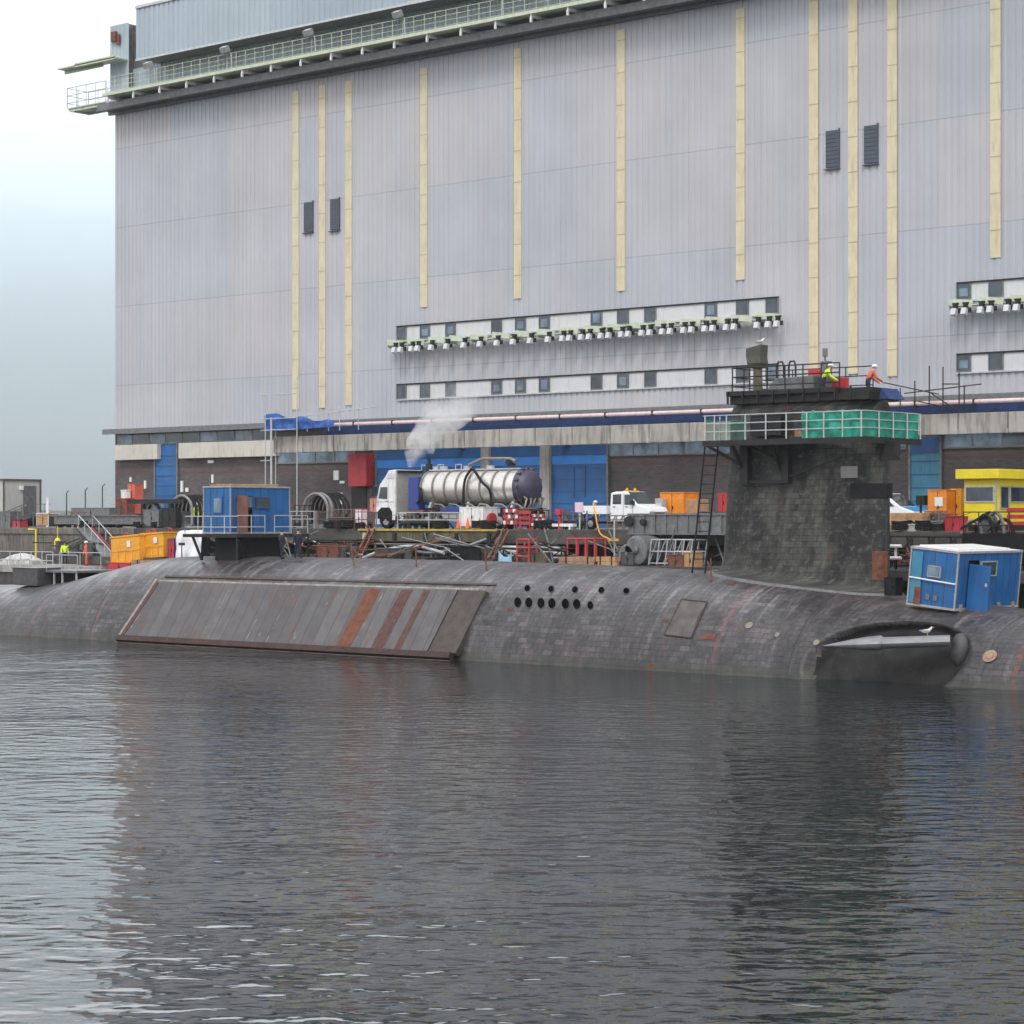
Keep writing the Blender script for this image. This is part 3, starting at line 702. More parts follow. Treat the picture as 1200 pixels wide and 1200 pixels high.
for px in (618, 646, 674, 705, 734): hole(px, 689.5+(px-618)*.025, .24)
def hullrect(name, pa, pb, pc, pd, m, off=.02, parent=None, label=None):
    """small plate following the hull; corners in plan order lower-left, lower-right, upper-right, upper-left"""
    cs = [hpix(*p) for p in (pa, pb, pc, pd)]; g = MB(); n = 6
    def q(u, v, o):
        x = (cs[0][0]*(1-u)+cs[1][0]*u)*(1-v)+(cs[3][0]*(1-u)+cs[2][0]*u)*v; z = (cs[0][1]*(1-u)+cs[1][1]*u)*(1-v)+(cs[3][1]*(1-u)+cs[2][1]*u)*v
        return hxz(x, z, o)
    outr = [[q(i/n, j/n, off) for j in range(n+1)] for i in range(n+1)]; inr = [[q(i/n, j/n, -.05) for j in range(n+1)] for i in range(n+1)]
    g.loft(outr, closed=False)
    per = lambda G: [r[0] for r in G]+G[-1][1:]+[r[-1] for r in G[-2::-1]]+G[0][-2:0:-1]
    g.loft([per(outr), per(inr)], True)
    o = g.build(name, m, parent or sub)
    if label: o['label'] = label
    return o
M_hatch = pm('hatch_plate', (.065, .062, .06), .6, 0, .4, 2, .2, dirt=(.13, .09, .06), dirt_amt=.4)
ht = hullrect('access_plate', (779, 744), (810, 748), (829, 706), (799, 703), M_hatch, .04)
for a, b_ in (((779, 744), (799, 703)), ((799, 703), (829, 706)), ((829, 706), (810, 748)), ((810, 748), (779, 744))):
    pts = []
    for i in range(7):
        t = i/6; X, z = hpix(a[0]+(b_[0]-a[0])*t, a[1]+(b_[1]-a[1])*t); pts.append(hxz(X, z, .05))
    g = MB(); g.tube(pts, .04, 5); g.build('edge_strip', M_brown, ht)
for r in ((819, 743, 18, 6, M_orust), (774, 726, 9, 4, M_mrust), (758, 778, 8, 6, M_orust), (594, 712, 7, 4, M_mrust), (852, 682, 9, 3, M_mrust)):
    px, py, w_, h_, m = r; k = w_*.22
    hullrect('rust_patch', (px, py+h_), (px+w_, py+h_), (px+w_+k, py), (px+k, py), m, .012)
def disc(name, px, py, r, m, m2=None, off=.03):
    X, z = hpix(px, py); c = hxz(X, z, 0); e = (hxz(X, z+.1)-hxz(X, z-.1)).normalized(); a = Vector((1, 0, 0)); nrm = hxz(X, z, 1)-c
    g = MB(); rr = [[c+nrm*o+(a*math.cos(t)+e*math.sin(t))*r*q for t in [2*math.pi*k/20 for k in range(20)]] for q, o in ((1.02, 0), (1, off), (.55, off), (.5, off+.01))]
    g.loft(rr[:3], True, False, 0); g.loft(rr[2:], True, False, 1); g.add(rr[-1], [tuple(range(20))], 0); g.build(name, [m, m2 or m], sub)
M_beige = pm('beige_disc', (.2, .18, .13), .7, 0, .2, 3, .1)
M_tan = pm('tan_disc', (.25, .16, .11), .7, 0, .25, 3, .1)
disc('round_cover', 878, 733, .2, M_beige); disc('round_cover', 1160, 769, .33, M_tan, M_brown)
disc('round_cover', 911, 744, .13, M_beige); disc('round_cover', 957, 753, .16, M_beige)
# hydroplane folded aft along the flank
g = MB(); rings = []
ra, ta = Vector((-49.3, 87.6, 1.98)), Vector((-52.0, 86.3, 1.84))
for i in range(15):
    t = i/14; c = ra.lerp(ta, t); w_ = .66; th_ = .26
    rings.append([c+Vector((.5*w_*math.cos(a), -w_*math.cos(a)*.9, th_*math.sin(a)*(1.0))) for a in [2*math.pi*k/14 for k in range(14)]])
g.loft(rings, True, True)
M_plane = pm('grey_hydroplane', (.2, .2, .205), .38, 0, .2, 1.5, .1, dirt=(.25, .25, .25), dirt_amt=.2)
hy = g.build('hydroplane', M_plane, sub, smooth=True)
g = MB(); ax_ = Vector((-2.4, -1.2, -.17)); sd_ = Vector((.45, -.9, 0)); rr = []
for t, w_, h_ in ((-.03, .55, .2), (.04, .68, .34), (.25, .62, .31), (.5, .47, .23), (.75, .28, .13), (.93, .1, .04), (1., .02, .01)):
    rr.append([Vector((-51.95, 86.32, 1.85))+ax_*t+sd_*w_*math.cos(a)+Vector((0, 0, h_*math.sin(a))) for a in [2*math.pi*k/16 for k in range(16)]])
g.loft(rr, True, True); g.build('plane_tip', M_plane, hy, smooth=True)
# stub boss where it leaves the hull, forward
g = MB(); rings = []
for i in range(10):
    t = i/9; X = -49.4+.75*t; r = .62*math.sin(math.pi*min(1, .15+.85*t))**.5 if t < 1 else .05
    rings.append([Vector((X, 88.35+r*.7*math.cos(a)-.2, 1.55+r*1.25*math.sin(a))) for a in [2*math.pi*k/14 for k in range(14)]])
g.loft(rings, True, True); g.build('plane_hub', M_hulld, sub, smooth=True)

# fin
FXC, FA, FB = -60.3, 4.75, 1.3
def fin_ring(z, grow=0.0, n=72, s=1.0):
    out_ = []
    for k in range(n):
        t = 2*math.pi*k/n; c, s_ = math.cos(t), math.sin(t)
        x = FXC+math.copysign(abs(c)**.85, c)*(FA*s+grow); y = YC+math.copysign(abs(s_)**.8, s_)*(FB*s+grow)
        if c < 0: x += (z-4)*.07*abs(c)      # trailing edge rakes forward a little
        out_.append(Vector((x, y, z)))
    return out_
def fin_mat():
    m, nt, b = nodes_of('fin_tiles')
    uv = N(nt, 'ShaderNodeUVMap', uv_map='UVMap').outputs[0]
    br = N(nt, 'ShaderNodeTexBrick', i_Scale=1.0, i_Mortar_Size=.02, i_Brick_Width=.5, i_Row_Height=.3)
    br.inputs['Color1'].default_value = (0, 0, 0, 1); br.inputs['Color2'].default_value = (1, 1, 1, 1); br.inputs['Mortar'].default_value = (.3, .3, .3, 1); nt.links.new(uv, br.inputs['Vector'])
    base = ramp(nt, br.outputs['Color'], [(0, (.02, .021, .022)), (.55, (.038, .039, .038)), (1, (.075, .075, .067))])
    vst = noise_(nt, .9, 6, uv, stretch=(1.3, .22, 1), rough=.7)
    base = mixc(nt, ramp(nt, vst, [(.42, 0.), (.54, .5), (.68, .9)]), base, (.1, .1, .086))
    base = mixc(nt, ramp(nt, noise_(nt, .45, 5, uv, stretch=(1, .5, 1)), [(.46, 0.), (.57, .8)]), base, (.016, .016, .018))
    base = mixc(nt, ramp(nt, noise_(nt, 2.6, 7, uv, rough=.75), [(.52, 0.), (.63, .6)]), base, (.14, .138, .122))
    base = mixc(nt, math_(nt, 'MULTIPLY', br.outputs['Fac'], ramp(nt, noise_(nt, 1.2, 4, uv), [(.35, .1), (.65, .7)])), base, (.02, .02, .02))
    base = mixc(nt, ramp(nt, noise_(nt, .8, 4, uv), [(.66, 0.), (.72, .5)]), base, (.1, .04, .03))
    nt.links.new(base, b.inputs['Base Color']); b.inputs['Roughness'].default_value = .65; b.inputs['Specular IOR Level'].default_value = .25
    bp = N(nt, 'ShaderNodeBump', i_Strength=.8, i_Distance=.04); nt.links.new(noise_(nt, 2.6, 7, uv, rough=.75), bp.inputs['Height']); nt.links.new(bp.outputs[0], b.inputs['Normal'])
    return m
M_fin = fin_mat()
def hull_top(x, y):
    zt, hb, p = prof(x); return ZC+(zt-ZC)*(max(0, 1-abs((y-YC)/hb)**p))**(1/p)
g = MB(); rings = []; uvs = []
levels = [(-1, .62), (-.9, .5), (-.6, .22), (-.2, .06), (.3, .0)]
for gi, (zz, gr) in enumerate(levels):
    r = fin_ring(4, gr); ring = []
    for v in r:
        hz = hull_top(v.x, v.y); z = hz-.02+[0, .05, .14, .32, .55][gi]; ring.append(Vector((v.x, v.y, z)))
    rings.append(ring)
for z in (5.6, 6.2, 7.2, 8, 9, 10, 11, 12, 12.8): rings.append(fin_ring(z, 0))
rings.append(fin_ring(13.1, -.12)); rings.append(fin_ring(13.15, -.5))
for r in rings:
    arc = 0; last = None
    for v in r:
        if last is not None: arc += (v-last).length
        last = v; uvs.append((arc, v.z))
g.loft(rings, True, True)
fin = g.build('fin', M_fin, sub, smooth=True, uv=uvs)
def fy(x, z=8): # near surface of fin
    c = (abs(x-FXC)/FA); c = min(.999, c)**(1/.85); s_ = math.sqrt(max(0, 1-c*c)); return YC-s_**.8*FB
g = MB(); rr = []
for gr, h in ((.45, .06), (.62, .1), (.72, .02), (.74, -.1)):
    rr.append([Vector((v.x, v.y, hull_top(v.x, v.y)+h)) for v in fin_ring(4, gr)])
g.loft(rr, True); g.build('fin_fairing', pm('fairing_grey', (.13, .125, .128), .5, 0, .3, 1.5, .2, dirt=(.06, .055, .05), dirt_amt=.4), sub, smooth=True)
# marks on the fin: pale square plate, dark panel, brown door
def finbox(name, px0, px1, py0, py1, m, dy=.05, Y=91.35):
    a, b_ = U(px0, py1, Y), U(px1, py0, Y); g = MB(); n = 8
    f = [[Vector((a.x+(b_.x-a.x)*i/n, fy(a.x+(b_.x-a.x)*i/n)-dy, z)) for z in (a.z, b_.z)] for i in range(n+1)]
    k = [[v+Vector((0, dy+.1, 0)) for v in r] for r in f]
    g.loft(f, closed=False); g.loft([[r[1] for r in f], [r[1] for r in k]], closed=False); g.loft([[r[0] for r in f], [r[0] for r in k]], closed=False); g.loft([f[0], k[0]], closed=False); g.loft([f[-1], k[-1]], closed=False)
    return g.build(name, m, fin)
M_plate = pm('pale_grey_plate', (.24, .235, .22), .6, 0, .1, 2, 0)
finbox('inspection_plate', 983, 1000, 546, 560, M_plate)
finbox('dark_panel', 993, 1029, 566, 584, M_black)
finbox('brown_door', 1021, 1031, 646, 680, M_rust, Y=91.9)
# masts and bridge structure on top
def Uc(px, py, Y=YC): return U(px, py, Y)
p0 = Uc(888, 470); g = MB(); g.tube([(p0.x, YC, 13.0), (p0.x, YC, 15.3)], [.25, .22], 12); ms = g.build('mast', pm('mast_brown', (.1, .075, .05), .6, 0, .3, 4, .2, dirt=(.05, .04, .03)), sub, smooth=True)
xm = p0.x; g = MB()
g.loft([[Vector((xm+a*s_, YC+b_*s_, z)) for a, b_ in ((-.32, -.3), (.3, -.3), (.3, .3), (-.32, .3))] for z, s_ in ((14.95, .9), (15.2, 1.25))]+[[Vector((xm+a, YC+b_, z2)) for a, b_, z2 in ((-.5, -.32, 15.6), (.36, -.32, 15.5), (.36, .32, 15.5), (-.5, .32, 15.6))]]+[[Vector((xm+a, YC+b_, z2)) for a, b_, z2 in ((-.5, -.32, 15.95), (.4, -.32, 16.12), (.4, .32, 16.12), (-.5, .32, 15.95))]], True, True)
g.build('mast_head', pm('olive_grey', (.06, .06, .045), .6, 0, .2, 3), ms)
g = MB(); a, b_ = Uc(874, 480), Uc(1036, 470); g.box(a.x, b_.x, 91.3, 94.1, 13.1, 13.5); g.box(a.x-.1, Uc(1000, 470).x, 91.1, 94.3, 13.5, 13.75); g.box(Uc(1000, 470).x, b_.x, 91.4, 94.0, 13.5, 13.7)
for i in range(9): x = a.x+(b_.x-a.x)*i/9; g.box(x, x+.08, 91.0, 91.12, 13.1, 13.75)
g.build('bridge_deck', M_dark, sub, bevel=.02)
g = MB(); a, b_ = Uc(910, 460), Uc(965, 460); g.prism([(a.x, 13.75), (a.x+.5, 14.35), (b_.x, 14.4), (b_.x, 13.75)], 'Y', 91.8, 93.6); g.build('bridge_screen', M_grey, sub, bevel=.03)
g = MB(); x = Uc(968, 460).x; g.box(x, x+.35, 92.2, 92.7, 13.75, 15.1); x = Uc(976, 460).x; g.tube([(x, 92, 12.9), (x, 92, 15.7)], .05, 6); g.cyl((x, 92, 15.3), (x, 92, 15.7), .13, 8); g.build('signal_mast', M_grey, sub)
for px in (917, 931):
    x = Uc(px, 440).x; g = MB(); g.tube([(x-.2, 92.5, 13.7), (x-.2, 92.5, 15.0), (x-.12, 92.5, 15.2), (x+.12, 92.5, 15.2), (x+.2, 92.5, 15.0), (x+.2, 92.5, 13.7)], .05, 6); g.build('ladder_hoop', M_dark, sub)
g = MB(); rail(g, Uc(879, 450).x, Uc(1004, 450).x, 91.15, 13.7, 14.9, 1.0, .035, 2); rail(g, Uc(879, 450).x, Uc(1004, 450).x, 94.2, 13.7, 14.9, 1.6, .03, 2); rail(g, 91.15, 94.2, Uc(879, 450).x, 13.7, 14.9, 1, .03, 2, 'Y')
g.build('bridge_rail', M_dark, sub)
# deck stanchions leaning along the casing
for px, dx in ((415, .25), (488, .05), (570, .1), (833, 0)):
    x = UX(px, 90.5); z = hull_top(x, 90.5); g = MB(); g.tube([(x, 90.5, z-.05), (x-dx, 90.5, z+1.15)], .04, 6); g.build('stanchion', M_rust, sub)
g = MB(); g.tube([(UX(415, 90.5)-.25, 90.5, 6.1), (UX(488, 90.5), 90.5, 5.75), (UX(570, 90.5)-.1, 90.5, 6.0)], .015, 4); g.build('guard_wire', M_dark, sub)
# ============================================================ PEOPLE
def skinned(name, verts, edges, radii, root=0, sub_=1):
    me = D.meshes.new(name+'_tmp'); me.from_pydata([tuple(v) for v in verts], edges, []); o = D.objects.new(name+'_tmp', me); COL.objects.link(o)
    md = o.modifiers.new('skin', 'SKIN'); md.use_smooth_shade = True
    for i, r in enumerate(radii):
        sv = me.skin_vertices[0].data[i]; sv.radius = (r, r) if not isinstance(r, tuple) else r; sv.use_root = (i == root)
    s = o.modifiers.new('sub', 'SUBSURF'); s.levels = sub_; s.render_levels = sub_
    dg = bpy.context.evaluated_depsgraph_get(); dg.update()
    res = D.meshes.new_from_object(o.evaluated_get(dg)); D.objects.remove(o, do_unlink=True); return res
def person(label, loc, face, top, legs, helmet=None, pose='stand', cut=0, group=None):
    """face = heading angle; z 0 at the soles"""
    t = thing('person', label, 'person', loc, group, face)
    lean = {'stand': 0, 'bend': .42, 'walk': .06}[pose]; st = .16 if pose == 'walk' else .03
    hipz = .93; dx = lean*.55
    pel = Vector((0, 0, hipz)); wst = Vector((dx*.3, 0, 1.1)); ch = Vector((dx*.9, 0, 1.36-lean*.12)); nk = Vector((dx*1.2+.01, 0, 1.5-lean*.2)); hd = Vector((dx*1.4+.03, 0, 1.63-lean*.24)); tp = Vector((dx*1.45+.03, 0, 1.72-lean*.26))
    V = [pel, wst, ch, nk, hd, tp]; E = [(0, 1), (1, 2), (2, 3), (3, 4), (4, 5)]; RD = [(.15, .11), (.145, .1), (.17, .11), .055, (.09, .1), .06]
    for s in (-1, 1):
        o = len(V); fx = st*s
        V += [Vector((0, .1*s, hipz-.06)), Vector((.03+fx*.6, .11*s, .5)), Vector((fx*1.1-.02, .115*s, .1)), Vector((fx*1.1+.14, .13*s, .04))]
        E += [(0, o), (o, o+1), (o+1, o+2), (o+2, o+3)]; RD += [.1, .07, .05, .045]
        o = len(V); rx = .28 if pose == 'bend' else .04
        sh = ch+Vector((0, .2*s, .04)); el = sh+Vector((rx*.4-.02, .06*s, -.28)); wr = el+Vector((.08+rx, -.02*s, -.22)); hn = wr+Vector((.04, -.01*s, -.09))
        V += [sh, el, wr, hn]; E += [(2, o), (o, o+1), (o+1, o+2), (o+2, o+3)]; RD += [.065, .05, .038, .04]
    me = skinned('body', V, E, RD)
    for m in (M_skin, legs, M_black): me.materials.append(m)
    for p in me.polygons:
        c = p.center; arm = abs(c.y) > .2 and c.z < 1.0 and c.z > .72 and pose != 'x'
        p.material_index = 2 if c.z < .1 else 0 if (c.z > nk.z-.03 or (abs(c.y) > .2 and c.z < .95 and c.z > .6)) else 1; p.use_smooth = True
    b = D.objects.new('body', me); COL.objects.link(b); b.parent = t
    # jacket
    V2 = [pel+Vector((0, 0, -.04)), wst, ch, nk-Vector((0, 0, .05))]; E2 = [(0, 1), (1, 2), (2, 3)]; R2 = [(.185, .145), (.175, .135), (.2, .145), .085]
    for s in (-1, 1):
        o = len(V2); i0 = 6+8*(0 if s < 0 else 1)+4
        V2 += [V[i0], V[i0+1], V[i0+2]]; E2 += [(2, o), (o, o+1), (o+1, o+2)]; R2 += [.09, .07, .055]
    me = skinned('jacket', V2, E2, R2); me.materials.append(top); j = D.objects.new('jacket', me); COL.objects.link(j); j.parent = t
    for p in me.polygons: p.use_smooth = True
    hc = hd+Vector((0, 0, .07))
    if helmet:
        g = MB(); rr = []
        for k in range(6):
            a = k/5*math.pi/2; r = .135*math.cos(a)*(1.0); rr.append([hc+Vector((r*1.1*math.cos(q), r*math.sin(q), .115*math.sin(a))) for q in [2*math.pi*z/12 for z in range(12)]])
        rr.insert(0, [hc+Vector((.17*math.cos(q)+.015, .145*math.sin(q), -.01)) for q in [2*math.pi*z/12 for z in range(12)]])
        g.loft(rr, True, True); g.build('helmet', helmet, t, world=False, smooth=True)
    else:
        g = MB(); g.sphere(hc+Vector((-.015, 0, .0)), .105, 10, 0, (1.05, .9, .95)); g.build('hair', M_dark, t, world=False, smooth=True)
    g = MB(); g.sphere(hd+Vector((.105, 0, -.01)), .018, 6)
    for s in (-1, 1): g.sphere(hd+Vector((.09, .035*s, .02)), .012, 6); g.sphere(hd+Vector((0, .1*s, -.01)), .024, 6, 0, (.8, .4, 1.3))
    g.build('face', M_skin, t, world=False, smooth=True)
    if cut: t.location.z -= 0
    return t
TOCAM = math.atan2(-FY, -FX)
def zh(px, Y): x = UX(px, Y); return (x, Y, hull_top(x, Y)-.01)
person('person in dark navy overalls standing on the casing, left of the pair', zh(330, 91.4), TOCAM+2.2, M_navy, M_navy, None, 'stand', group='pair in navy on the casing')
person('person in dark navy overalls standing on the casing, right of the pair', zh(349, 91.8), TOCAM+.4, M_navy, M_navy, None, 'walk', group='pair in navy on the casing')
# ============================================================ generic gear
def pbox(px0, px1, py0, py1, Y, dy, mi=0, g=None):
    g = g or MB(); a = U(px0, py1, Y); x1 = UX(px1, Y); zt = a.z+(py1-py0)*dep((a.x+x1)/2, Y)/F
    g.box(a.x, x1, Y, Y+dy, a.z, zt, mi); return g
def crate(name, label, cat, px0, px1, py0, py1, Y, dy, mat, kind='box', group=None, mat2=None):
    """crate / bin with rim, ribs or boards according to kind; corners given on its near face"""
    a = U(px0, py1, Y); x1 = UX(px1, Y); z0 = a.z; z1 = z0+(py1-py0)*dep((a.x+x1)/2, Y)/F; x0 = a.x
    t = thing(name, label, cat, ((x0+x1)/2, Y+dy/2, z0), group); m2 = mat2 or mat
    if kind == 'tote':
        g = MB(); g.box(x0+.04, x1-.04, Y+.04, Y+dy-.04, z0, z1-.08); g.build('body', mat, t, bevel=.03)
        g = MB(); g.box(x0, x1, Y, Y+dy, z1-.08, z1); n = max(2, int((x1-x0)/.4))
        for i in range(n): x = x0+.1+(x1-x0-.2)*i/(n-1); g.box(x-.03, x+.03, Y+.0, Y+.039, z0+.05, z1-.081); g.box(x-.03, x+.03, Y+dy-.039, Y+dy, z0+.05, z1-.081)
        g.build('rim', m2, t, bevel=.01)
    elif kind == 'timber':
        g = MB(); n = max(2, int((z1-z0)/.22)); m = max(2, int(dy/.25))
        for i in range(n):
            for j in range(m):
                o = random.uniform(-.12, .12); g.box(x0+o, x1+o, Y+dy*j/m+.01, Y+dy*(j+1)/m-.01, z0+(z1-z0)*i/n+.008, z0+(z1-z0)*(i+1)/n-.008)
        g.build('boards', mat, t)
        g = MB(); 
        for x in (x0+(x1-x0)*.2, x0+(x1-x0)*.8): g.box(x-.04, x+.04, Y-.02, Y+dy+.02, z0-.001, z1+.02)
        g.build('strap', M_dark, t)
    elif kind == 'pallet':
        g = MB(); g.box(x0, x1, Y, Y+dy, z0+.14, z1); g.build('body', mat, t, bevel=.02)
        g = MB()
        for x in (x0, (x0+x1)/2-.06, x1-.12): g.box(x, x+.12, Y, Y+dy, z0, z0+.12)
        g.box(x0-.02, x1+.02, Y-.02, Y+dy+.02, z0+.12, z0+.138); g.build('pallet', M_wood, t)
        g = MB(); n = 3
        for i in range(n): z = z0+.2+(z1-z0-.2)*i/n; g.box(x0-.012, x1+.012, Y-.012, Y-.001, z, z+.03); g.box(x1+.001, x1+.012, Y-.01, Y+dy, z, z+.03)
        g.build('batten', m2, t)
    else:
        g = MB(); g.box(x0, x1, Y, Y+dy, z0, z1); g.build('body', mat, t, bevel=.02)
        g = MB(); g.box(x0-.03, x1+.03, Y-.03, Y+dy+.03, z1+.003, z1+.06)
        for x in (x0, x1): g.box(x-.025, x+.025, Y-.025, Y+.02, z0, z1); g.box(x-.025, x+.025, Y+dy-.02, Y+dy+.025, z0, z1)
        g.build('frame', m2, t)
        g = MB(); xm_ = (x0+x1)/2; g.box(xm_-.01, xm_+.01, Y-.02, Y-.001, z0+.03, z1-.03); g.box(xm_+.05, xm_+.09, Y-.05, Y-.001, (z0+z1)/2-.1, (z0+z1)/2+.1); g.build('latch', M_dark, t)
    return t
def frame_rack(name, label, cat, px0, px1, py0, py1, Y, dy, mat, nx=2, nz=1, brace=True, r=.04, slope=0):
    a = U(px0, py1, Y); x1 = UX(px1, Y); z0 = a.z; z1 = z0+(py1-py0)*dep((a.x+x1)/2, Y)/F; x0 = a.x
    t = thing(name, label, cat, ((x0+x1)/2, Y+dy/2, z0))
    for y in (Y, Y+dy):
        g = MB()
        for i in range(nx+1): x = x0+(x1-x0)*i/nx; g = MB(); g.tube([(x, y, z0), (x+slope*(z1-z0), y, z1)], r, 6); g.build('post', mat, t)
        g = MB()
        for k in range(nz+1): z = z0+.1+(z1-z0-.1)*k/nz; s_ = slope*(z-z0); g.tube([(x0+s_, y, z), (x1+s_, y, z)], r*.9, 6)
        g.build('rail', mat, t)
    g = MB()
    for i in range(nx+1):
        x = x0+(x1-x0)*i/nx; g.tube([(x+slope*(z1-z0), Y, z1-.01), (x+slope*(z1-z0), Y+dy, z1-.01)], r*.9, 6)
    if brace:
        for i in range(nx): xa_, xb2 = x0+(x1-x0)*i/nx, x0+(x1-x0)*(i+1)/nx; g.tube([(xa_, Y+.05, z0+.1), (xb2, Y+.05, z1-.05)], r*.7, 6)
    g.build('brace', mat, t); return t
def railing(label, px0, px1, Y, z0, h, mat, step=1.3, group=None, name='handrail'):
    x0, x1 = UX(px0, Y), UX(px1, Y); t = thing(name, label, 'railing', ((x0+x1)/2, Y, z0), group)
    n = max(1, round((x1-x0)/step))
    for i in range(n+1): x = x0+(x1-x0)*i/n; g = MB(); g.tube([(x, Y, z0), (x, Y, z0+h)], .03, 6); g.build('post', mat, t)
    for k in (1, .55): g = MB(); g.tube([(x0, Y, z0+h*k), (x1, Y, z0+h*k)], .028, 6); g.build('rail', mat, t)
    return t
def hose(label, pts, r, mat, name='hose'):
    """pts (px,py,Y) control points, smooth curve"""
    P = [U(*p) for p in pts]; out_ = []
    for i in range(len(P)-1):
        a, b, c, d = P[max(0, i-1)], P[i], P[i+1], P[min(len(P)-1, i+2)]
        for k in range(6):
            u = k/6; out_.append(.5*((2*b)+(c-a)*u+(2*a-5*b+4*c-d)*u*u+(3*b-a-3*c+d)*u**3))
    out_.append(P[-1]); g = MB(); g.tube(out_, r, 8); return single(g, name, mat, label, 'hose', smooth=True)
# ============================================================ QUAY EDGE: overhanging deck, dark recess, fender timbers
EY = 104.0
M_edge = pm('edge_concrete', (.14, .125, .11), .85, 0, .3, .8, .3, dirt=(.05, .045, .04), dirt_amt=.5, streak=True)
# left stretch of quay: plain brown-grey wall
g = MB(); g.box(UX(-60, EY), UX(158, EY), EY, 109, 2.5, Q-.05); g.box(UX(-60, EY), UX(158, EY), EY-.12, EY-.002, Q-.5, Q-.02)
tag(g.build('quay_wall', M_edge, bevel=.04), kind='structure')
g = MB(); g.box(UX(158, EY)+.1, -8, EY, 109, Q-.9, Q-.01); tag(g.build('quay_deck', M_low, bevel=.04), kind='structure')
jb = thing('edge_beam', 'long weathered timber edge beam topped by yellow strip below the white lorry', 'beam', (UX(500, 103), 103, 5.9))
x0, x1 = UX(418, 103), UX(580, 103)
M_olive = pm('mossy_timber', (.11, .095, .065), .85, 0, .35, 1.5, .3, dirt=(.04, .035, .025), dirt_amt=.5, streak=True)
g = MB(); g.box(x0, x1, 103.2, 103.95, 5.95, 6.62); g.build('timber', M_olive, jb, bevel=.03)
g = MB(); g.box(x0, x1, 103.1, 103.94, 6.63, 6.76); g.build('yellow_edge', pm('worn_yellow', (.45, .34, .07), .7, 0, .3, 3, 0, dirt=(.2, .15, .08), dirt_amt=.5), jb)
for i in range(5): x = x0+.6+(x1-x0-1.2)*i/4; g = MB(); g.box(x-.12, x+.12, 103.05, 103.19, 6.05, 6.5); g.build('cleat', M_cream if i == 0 else M_dark, jb)
# piles of the jetty under the deck
for i, px in enumerate((262, 300, 352, 392, 434, 477, 519, 561, 604, 648, 690, 735, 780, 1066, 1100, 1140, 1180)):
    x = UX(px, 105.2); g = MB(); g.tube([(x, 105.2, -3), (x, 105.2, Q-.91)], .32, 12)
    single(g, 'pile', M_rust if i % 3 == 0 else M_low, 'dark round jetty pile under the quay deck behind the submarine', 'pile', group='jetty piles under the deck', smooth=True)
# ============================================================ AFT CABIN on its stand
CY = 90.6; cx = UX(270, CY)
zp = 6.5
st = thing('deck_platform', 'black steel platform with galvanised rails carrying the blue cabin on the aft casing', 'platform', (cx, 93, 5.0))
x0, x1 = UX(217, 90.2), UX(306, 90.2)
g = MB(); g.box(x0, cx+1.25, 90.0, 96.0, zp-.22, zp-.02); g.build('deck', M_dark, st)
g = MB(); g.box(UX(252, 90.9), cx+.3, 90.9, 94.6, 4.9, zp-.23); g.build('black_skirt', M_black, st)
for px in (226, 238): g = MB(); g.tube([(UX(px, 90.2), 90.2, zp-.2), (UX(235, 90.5), 90.6, 4.9)], .09, 6); g.build('strut', M_dark, st)
g = MB(); rail(g, x0+.1, cx+1.2, 90.1, zp, zp+1.05, 1.2, .03, 1); g.build('platform_rail', M_galv, st)
g = MB(); rail(g, 90.1, 95.9, x0+.1, zp, zp+1.05, 1.35, .03, 1, 'Y'); g.build('platform_rail', M_galv, st)
xr = cx+1.2; g = MB(); rail(g, 90.1, 92.3, xr, zp, zp+1.1, 1.1, .03, 1, 'Y'); g.build('platform_rail', M_galv, st); g = MB(); rail(g, 93.1, 95.9, xr, zp, zp+1.1, 1.3, .03, 1, 'Y'); g.build('platform_rail', M_galv, st)
g = MB(); g.box(xr-.05, xr+.05, 90, 90.1, 4.9, zp-.2); g.box(xr-.05, xr+.05, 95.9, 96, 4.9, zp-.2); g.tube([(xr, 90.1, zp-.3), (xr-.9, 91.4, 5.0)], .06, 6); g.build('strut', M_dark, st)
def cabin(name, label, corner, L, W, H, tilt=0, col=None, group=None):
    """near corner = lowest point where the long (X, going -X) and cross (Y) faces meet; returns empty rotated by tilt about Y"""
    t = thing(name, label, 'cabin', corner, group); t.rotation_euler = (0, tilt, 0)
    g = MB(); g.box(-L, 0, 0, W, 0.1, H-.06); g.build('wall', col or M_blue, t, world=False)
    g = MB(); g.box(-L-.05, .05, -.05, W+.05, H-.06, H+.04); g.box(-L-.05, .05, -.05, W+.05, 0, .1)
    for x in (-L, 0):
        for y in (0, W): g.box(x-.035, x+.035, y-.035, y+.035, .1, H-.06)
    g.build('frame', M_frame, t, world=False)
    g = MB(); x = -.6
    while x > -L+.3: g.box(x-.015, x+.015, -.018, -.002, .1, H-.06); x -= .6
    y = .62
    while y < W-.3: g.box(.002, .018, y-.015, y+.015, .1, H-.06); y += .62
    g.build('panel_seam', M_dkblue, t, world=False)
    return t
M_frame = pm('pale_edge_frame', (.33, .33, .32), .6, 0, .2, 3, 0, dirt=(.2, .13, .09), dirt_amt=.45)
def lp(parent, name, boxes, mat, label=None, bevel=0):
    g = MB()
    for b in boxes: g.box(*b)
    o = g.build(name, mat, parent, world=False, bevel=bevel)
    if label: o['label'] = label
    return o
ac = cabin('blue_cabin', 'square blue steel cabin with open brown door on the aft platform', (cx, CY, zp), 2.4, 4.9, 2.85)
